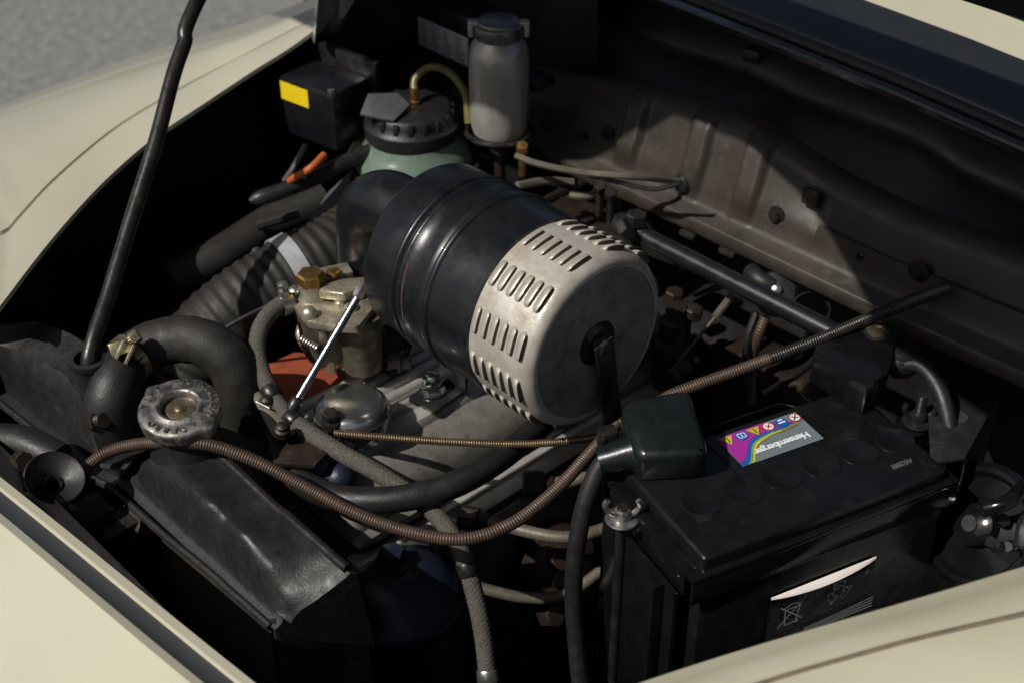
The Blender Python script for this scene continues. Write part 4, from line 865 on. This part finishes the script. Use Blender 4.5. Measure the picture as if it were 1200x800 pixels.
b = B(); q = Z(1056, 424, .735); b.lathe(fr(q, CU), [(.010, -.012), (.013, -.006), (.013, .008), (.010, .012)], 16); b.box(fr(q, UP, CU), .018, .02, .026, .004); part('clamp', b, m_rub, rb2)
b = B(); b.tube([Z(1050, 428, .735), Z(1078, 428, .738), Z(1100, 455, .728), Z(1112, 495, .708), Z(1116, 540, .68), Z(1112, 590, .64)], .0074, 14, .004); solo('earth_lead', b, m_rub, 'taped black cable curving down from the angular terminal cover', 'cable')

# ================================================================== RIGHT REAR CORNER
bp = thing('corner_bracket', 'dusty black sheet bracket with a round hole behind the earth lead', 'bracket', Z(1110, 520, .66))
q = [Z(1085, 452, .705), Z(1172, 464, .705), Z(1130, 540, .705), Z(1090, 545, .705)]; c0 = sum(q, V()) / 4
b = B(); b.prism(fr(c0), [((p - c0).x, (p - c0).y) for p in q], .004, .001); b.add([q[1], q[2], q[2] + V((0, 0, -.09)), q[1] + V((0, 0, -.09))], [(0, 1, 2, 3)]); part('plate', b, m_tank, bp)
b = B(); b.lathe(fr(Z(1122, 488, .7095)), [(.009, 0), (.0088, .0008), (.0001, .0008)], 24); part('hole_plug', b, m_ink, bp)
lp_ = thing('lamp_bucket', 'dirty black lamp housing in the wing behind the battery', 'lamp housing', Z(1140, 620, .62))
c = Z(1145, 615, .655); ax = (toward(c) * .7 - CU * .6 + UP * .2).normalized()
b = B(); b.lathe(fr(c, ax), [(.055, -.05), (.055, -.004), (.05, .001), (.046, .001), (.042, -.006), (.02, -.002), (.018, .008), (.010, .012), (.0005, .012)], 40); part('bucket', b, m_batg, lp_)
b = B(); b.lathe(fr(c + ax * .002, ax), [(.007, 0), (.007, .012), (.005, .012)], 16); part('plug', b, m_rub, lp_)
b = B(); b.tube([Z(1155, 595, .69), Z(1170, 592, .695), Z(1186, 584, .70), Z(1200, 570, .70)], .0065, 12); part('boot', b, m_batg, lp_)
b = B(); b.tube([Z(1178, 588, .70), Z(1205, 566, .705)], .0016, 6); b.tube([Z(1190, 640, .69), Z(1195, 610, .70), Z(1215, 590, .70)], .0016, 6); part('wire', b, m_rodblk, lp_)
for k in range(4):
    p = Z(1160 + random.uniform(-12, 25), 625 + random.uniform(-18, 22), .67); b = B(); b.hexa(fr(p, toward(p) + CU * random.uniform(-1, 1)), random.uniform(.004, .007), .008); part('fitting', b, m_bay, lp_)

# brace bar
bb_ = thing('brace_bar', 'straight black tubular brace bar along the bulkhead', 'brace bar', Z(870, 350, .70))
p0, p1 = Z(752, 276, .745), Z(1000, 402, .735)
b = B(); b.tube([p0, p1], .0098, 16); part('tube', b, m_gloss, bb_)
b = B(); b.lathe(fr(p0 + V((-.012, 0, 0)), p1 - p0), [(.012, -.02), (.014, -.01), (.014, .012), (.0105, .018)], 20); b.hexa(fr(Z(745, 262, .758)), .011, .012); b.hexa(fr(Z(730, 272, .755), UP + CU), .012, .01); part('end_joint', b, m_rodblk, bb_)
p = Z(1027, 396, .745); b = B(); b.lathe(fr(p), [(.022, -.02), (.022, -.004), (.0205, .0), (.017, .002), (.0165, .006), (.012, .0075)], 32); part('eyelet', b, m_rub, bb_)
b = B(); b.lathe(fr(p + V((0, 0, .006))), [(.0105, 0), (.0105, .003), (.006, .0035), (.005, .002), (.0005, .002)], 24); part('bush', b, m_rivet, bb_)
# starter switch, rods, cables below the brace
ss = thing('starter_switch', 'oily brown starter switch below the brace bar', 'switch', Z(795, 420, .60))
p = Z(790, 400, .64); b = B(); b.lathe(fr(p, UP), [(.022, -.05), (.022, 0), (.016, .004), (.016, .026), (.011, .03), (.011, .042)], 24); part('body', b, m_rust, ss)
for px, py in [(790, 352), (812, 372), (800, 440)]:
    b = B(); b.hexa(fr(Z(px, py, .67)), .010, .012); part('terminal_nut', b, m_rust, ss)
b = B(); b.tube([Z(858, 346, .70), Z(838, 372, .69)], .004, 8); b.tube([Z(838, 372, .69), Z(784, 437, .66)], .0016, 6); solo('pull_rod', b, m_pipe, 'thin straight pull rod slanting down from the brace bar', 'rod')
b = B(); b.coil([Z(897, 372, .70), Z(888, 395, .68), Z(882, 420, .65), Z(880, 470, .60)], .0048, .003, .0006); solo('speedometer_cable', b, m_coil, 'short brown coiled cable dropping behind the brace bar', 'cable', sharp=70)
b = B(); b.tube([Z(886, 366, .70), Z(876, 395, .68), Z(874, 425, .65), Z(878, 470, .60)], .0035, 8); solo('black_wire', b, m_rub, 'black wire hanging beside the brown coiled cable', 'wire')
b = B(); b.tube([Z(964, 410, .70), Z(945, 430, .70), Z(920, 447, .70), Z(895, 462, .69)], .0035, 8); solo('brake_wire', b, m_rub, 'thin black wire bending behind the battery frame', 'wire')
gb = thing('gearbox_housing', 'dusty dark gearbox housing deep behind the battery', 'gearbox', Z(880, 420, .45))
b = B(); b.box(fr(Z(885, 425, .54), UP, EX), .20, .16, .14, .012); part('casing', b, m_tank, gb)
b = B(); b.box(fr(Z(905, 440, .60), UP, (1, .1, 0)), .10, .05, .05, .006); part('cover', b, m_rust, gb)
hs = thing('heater_tap', 'dark round heater tap with a bright screw under the bulkhead ledge', 'tap', Z(912, 340, .70))
p = Z(910, 340, .715); b = B(); b.lathe(fr(p, toward(p) + UP * .4), [(.020, -.03), (.021, -.004), (.018, .0), (.006, .003)], 28); part('body', b, m_rub, hs)
b = B(); b.lathe(fr(p + toward(p) * .004, toward(p)), [(.005, 0), (.005, .003), (.003, .004)], 12); part('screw', b, m_steel, hs)
b = B(); b.tube([Z(880, 318, .72), Z(890, 328, .72), Z(905, 336, .715)], .009, 10); part('spigot', b, m_rub, hs)
b = B(); b.lathe(fr(Z(950, 362, .71), toward(Z(950, 362, .71)) + UP), [(.018, -.006), (.019, 0), (.017, .001)], 28, cap=False); part('hose_ring', b, m_rub, hs)
for i, (px, py) in enumerate([(806, 275), (852, 296)]):
    b = B(); b.box(fr(Yp(px, py, .984), UP, EX), .02, .006, .007, .002); part('ledge_clip', b, m_rodblk, fw)

# pipes and wires on the bulkhead
g = 'thin pipes clipped along the bulkhead'
for lab_, pts, r, mt in [
    ('tan brake pipe ending at the bulkhead grommet', [(604, 182, .80), (630, 192, .795), (680, 202, .79), (740, 207, .79)], .0035, m_pipe),
    ('dark thin wire ending at the bulkhead grommet', [(690, 206, .78), (730, 215, .78), (765, 222, .785), (798, 215, .80)], .0025, m_rodblk),
    ('brown pipe bending left behind the louvred shell', [(606, 218, .77), (640, 212, .765), (672, 214, .76)], .0045, m_pipe),
    ('rusty straight pipe behind the louvred shell', [(636, 236, .755), (660, 224, .755), (684, 214, .755)], .0042, m_rust),
    ('short stub pipe beside the bulkhead ledge', [(668, 228, .75), (690, 230, .75), (705, 224, .75)], .0045, m_pipe)]:
    b = B(); b.tube([Z(*p) for p in pts] + ([Yp(798, 213, 1.008)] if 'tan brake' in lab_ else []), r, 8); solo('bulkhead_pipe', b, mt, lab_, 'pipe', g)
for lab_, px, py, mt in [('small bright fitting on the bulkhead ledge', 612, 176, m_brass), ('rusty bolt head beneath the bulkhead ledge', 703, 222, m_rust), ('dark bolt head beside the bulkhead ledge', 716, 230, m_rodblk)]:
    p = Z(px, py, .775); b = B(); b.hexa(fr(p, UP + toward(p)), .007, .009); b.tube([p, p - UP * .03], .004, 8); solo('pipe_fitting', b, mt, lab_, 'fitting')
b = B(); b.box(fr(Z(700, 262, .70), UP, (1, .1, 0)), .12, .05, .012, .004); b.box(fr(Z(700, 262, .62), UP, (1, .1, 0)), .10, .04, .15, .004); solo('heat_shield', b, m_rust, 'brown sheet shield behind the louvred shell', 'shield')

# ================================================================== FAR REAR CORNER: reservoirs, boxes
RY = .87
rs = thing('fluid_reservoir', 'green plastic fluid reservoir with black screw cap', 'reservoir', Yp(485, 190, RY) + V((0, 0, -.02)))
rc_ = Yp(484, 165, RY); 
b = B(); b.lathe(fr(rc_), [(.056, -.07), (.064, -.05), (.066, -.03), (.064, -.015), (.056, -.004), (.050, .004), (.048, .012)], 56); part('bowl', b, m_green, rs, sharp=60)
cc = Yp(482, 138, RY)
b = B(); b.lathe(fr(cc), [(.050, -.020), (.0515, -.012), (.0515, -.004), (.0475, -.001), (.0455, .006), (.044, .012), (.041, .014), (.024, .016), (.0005, .0165)], 64); cp = part('screw_cap', b, m_rub, rs, sharp=45)
for i in range(18):
    a = 2 * math.pi * i / 18; b = B(); b.box(M4.Translation(cc + V((.0455 * math.cos(a), .0455 * math.sin(a), .006))) @ M4.Rotation(a, 4, 'Z'), .004, .006, .013, .001); part('grip', b, m_rub, cp)
p = cc + V((0, 0, .018)); tg = Z(452, 128, cc.z + .02)
b = B(); b.prism(fr(tg, UP * 1 + toward(tg) * .35, CU), [(-.026, -.012), (.010, -.022), (.026, .004), (.012, .022), (-.020, .020)], .004, .001); tab = part('ribbed_tab', b, m_grey, cp)
b = B()
for i in range(9): b.box(fr(tg, UP * 1 + toward(tg) * .35, CU) @ M4.Translation(V((0, -.014 + i * .0036, .0042))), .034 - abs(i - 4) * .002, .0012, .001)
part('ribs', b, m_grey, tab)
t0 = Z(486, 122, cc.z + .016)
b = B(); b.lathe(fr(t0), [(.006, -.004), (.006, .004), (.004, .005), (.004, .018)], 14); part('brass_spigot', b, m_brass, cp)
zt = cc.z
b = B(); b.tube([t0 + V((0, 0, .012)), at(487, 92, t0), at(505, 79, t0), at(527, 86, t0), at(545, 110, t0), at(549, 145, t0)], .0042, 12, .004); part('overflow_tube', b, m_ytube, rs)
rg = rc_ + V((0, 0, -.022)); b = B(); ringp = [rg + V((.070 * math.cos(a), .070 * math.sin(a), .012 * math.cos(a - 2.5))) for a in [2 * math.pi * i / 40 for i in range(41)]]
b.tube(ringp, .004, 8, raw=True); part('holder_ring', b, m_rust, rs)
b = B(); b.ball(fr(at(424, 182, rc_)), .005); part('holder_screw', b, m_steel, rs)

# aluminium bottle
m_lid = mat('dull_pewter', (.22, .22, .23), (.15, .15, .15), .34, .7, ns=60, bump=.15, bs=500, dust=(.11, .09, .06), dn=80, dt=.58)
bo = thing('washer_bottle', 'grey metal bottle with a clipped lid on the bulkhead', 'bottle', Yp(590, 155, .935))
q0 = Yp(585, 150, .935); q1 = Yp(595, 22, .935); hgt = q1.z - q0.z; rr = .5 * (Yp(622, 90, .935) - Yp(553, 90, .935)).dot(CU)
ax = (q1 - q0).normalized(); ax = V((0, 0, 1)); S = hgt
b = B(); b.lathe(fr(q0, ax), [(rr * .5, -.006), (rr * .9, -.003), (rr * .96, .004), (rr, S * .2), (rr * 1.02, S * .5), (rr * 1.0, S * .66), (rr * .94, S * .74), (rr * .80, S * .79), (rr * .74, S * .81), (rr * .70, S * .825)], 48); part('body', b, m_bottle, bo, sharp=40)
b = B(); b.lathe(fr(q0, ax), [(rr * .6, S * .815), (rr * .80, S * .8185), (rr * .82, S * .83), (rr * .82, S * .90), (rr * .80, S * .925), (rr * .72, S * .935), (rr * .70, S * .955), (rr * .5, S * .975), (.0005, S * .98)], 48); part('lid', b, m_lid, bo, sharp=40)
for sgn in (-1, 1):
    c_ = q0 + CU * sgn * rr * .92 + V((0, 0, S * .88)); b = B(); b.box(fr(c_, UP, CU), .006, .012, S * .12, .002); b.box(fr(c_ + V((0, 0, S * .055)) - CU * sgn * .004, UP, CU), .014, .012, .004, .001); part('clip', b, m_bottle, bo)
b = B(); b.tube([q0 + V((0, 0, -.004)), q0 + V((0, 0, -.02)), q0 + V((.0, .0, -.07))], .006, 10); b.lathe(fr(q0 + V((0, 0, -.022))), [(.009, -.008), (.010, 0), (.009, .008)], 8); part('outlet', b, m_rust, bo)
b = B(); b.tube([q0 + V((.036 * math.cos(a), .036 * math.sin(a), -.003)) for a in [2 * math.pi * i / 24 for i in range(25)]], .003, 8, raw=True); part('holder_ring', b, m_rodblk, bo)
b = B(); b.box(fr(q0 + V((0, .045, S * .35)), UP, EX), .05, .03, .012, .002); part('bracket', b, m_bay, bo)

# wiper motor box with data plate
wb = thing('regulator_box', 'black box carrying a silver printed data plate', 'box', Yp(520, 80, 1.0))
w0, w1, w2 = Yp(483, 60, 1.0), Yp(552, 92, 1.0), Yp(483, 8, 1.0)
b = B(); cxx = (w0 + w1) / 2; hz = (w2 - w0).length
b.box(fr(V((cxx.x, 1.02, w0.z + hz / 2)), UP, EX), (w1.x - w0.x) + .012, .04, hz + .03, .004); part('case', b, m_gloss, wb)
d0, d1, d2 = Yp(491, 52, .9985), Yp(549, 84, .9985), Yp(491, 20, .9985)
pm_ = fr(V(((d0.x + d1.x) / 2, .9985, (d0.z + d2.z) / 2)), (0, -1, 0), (1, 0, 0)); pw, ph = d1.x - d0.x, d2.z - d0.z
b = B(); b.box(pm_, pw, ph, .0012, .0004); dp_ = part('data_plate', b, m_plate, wb)
pol = []
for r_ in range(7):
    for s_ in range(3):
        x0 = -pw * .22 + s_ * pw * .24; pol.append([(x0, ph * (.36 - r_ * .12)), (x0 + pw * random.uniform(.08, .2), ph * (.36 - r_ * .12))])
pol += [[(-pw * .40, ph * .38), (-pw * .40, -ph * .38)], [(-pw * .34, ph * .38), (-pw * .34, -ph * .38)]]
b = B(); b.lines(pm_, pol, .0014, .0009); part('print', b, m_ink, dp_)
# black box with ridge in front
b = B(); b.box(fr(Yp(478, 92, .98), UP, EX), .085, .05, .05, .006); wv = solo('relay_box', b, m_gloss, 'glossy black relay box behind the reservoir cap', 'box')
# fuse box with yellow sticker
fb = thing('fuse_box', 'black lidded fuse box with a yellow sticker', 'box', Z(370, 150, .76))
fz = Z(356, 118, .815); fm = fr(fz + V((0, .0, -.03)), UP, (1, -.05, 0))
k0, k1_, k2 = Z(325, 88, .812), Z(390, 112, .812), Z(415, 95, .812)
fx = (k1_ - k0); fx.z = 0; fl_ = fx.length; fx.normalize(); fy = UP.cross(fx)
fc = k0 + fx * fl_ / 2 + fy * .03
b = B(); b.box(fr(fc + V((0, 0, -.035)), UP, fx), fl_, .06, .07, .006); part('body', b, m_gloss, fb)
b = B(); b.box(fr(fc + fy * .036 + V((0, 0, -.028)), UP, fx), fl_ + .012, .010, .09, .002); part('flange', b, m_rodblk, fb)
ym = fr(fc - fy * .0306 + V((0, 0, -.016)) - fx * fl_ * .20, -fy, fx); b = B(); b.box(ym, fl_ * .5, .021, .0008); part('sticker', b, m_yellow, fb, label='plain yellow sticker')
b = B(); b.lathe(fr(fc - fy * .024 + fx * (fl_ / 2 - .008)), [(.004, -.001), (.004, .002), (.001, .003)], 12); part('screw', b, m_steel, fb)

# wiring loom at the far side
b = B(); b.tube([Z(292, 236, .74), Z(330, 224, .745), Z(370, 208, .75), Z(405, 190, .755), Z(440, 175, .76)], lambda t: .0085 * min(1, .3 + t * 12), 14); solo('wiring_loom', b, m_rub, 'thick taped wiring loom along the far wing', 'loom')
b = B(); b.tube([Z(339, 212, .755), Z(352, 205, .765), Z(366, 196, .775), Z(380, 182, .78)], .0042, 10); solo('orange_wire', b, m_orange, 'bright orange wire above the wiring loom', 'wire')
b = B(); b.tube([Z(333, 212, .755), Z(345, 195, .77), Z(358, 170, .785)], .003, 8); solo('grey_wire', b, m_grey, 'grey wire beside the orange one', 'wire')
b = B(); q = [Z(412, 200, .74), Z(400, 290, .70), Z(392, 288, .70), Z(345, 285, .68), Z(385, 225, .72)]
b.add(q + [p + V((0, 0, -.004)) for p in q], [(0, 1, 2, 3, 4), (9, 8, 7, 6, 5)] + [(i, (i + 1) % 5, 5 + (i + 1) % 5, 5 + i) for i in range(5)]); solo('heat_baffle', b, m_grey, 'flat grey baffle sheet behind the ribbed duct', 'baffle')
b = B(); b.tube([Z(200, 330, .66), Z(260, 300, .67), Z(320, 262, .68), Z(380, 235, .69)], .022, 14); b.tube([Z(300, 265, .70), Z(350, 250, .705)], .006, 8); solo('exhaust_heater_pipe', b, m_duct, 'dusty dark pipe lying along the far wing', 'pipe')
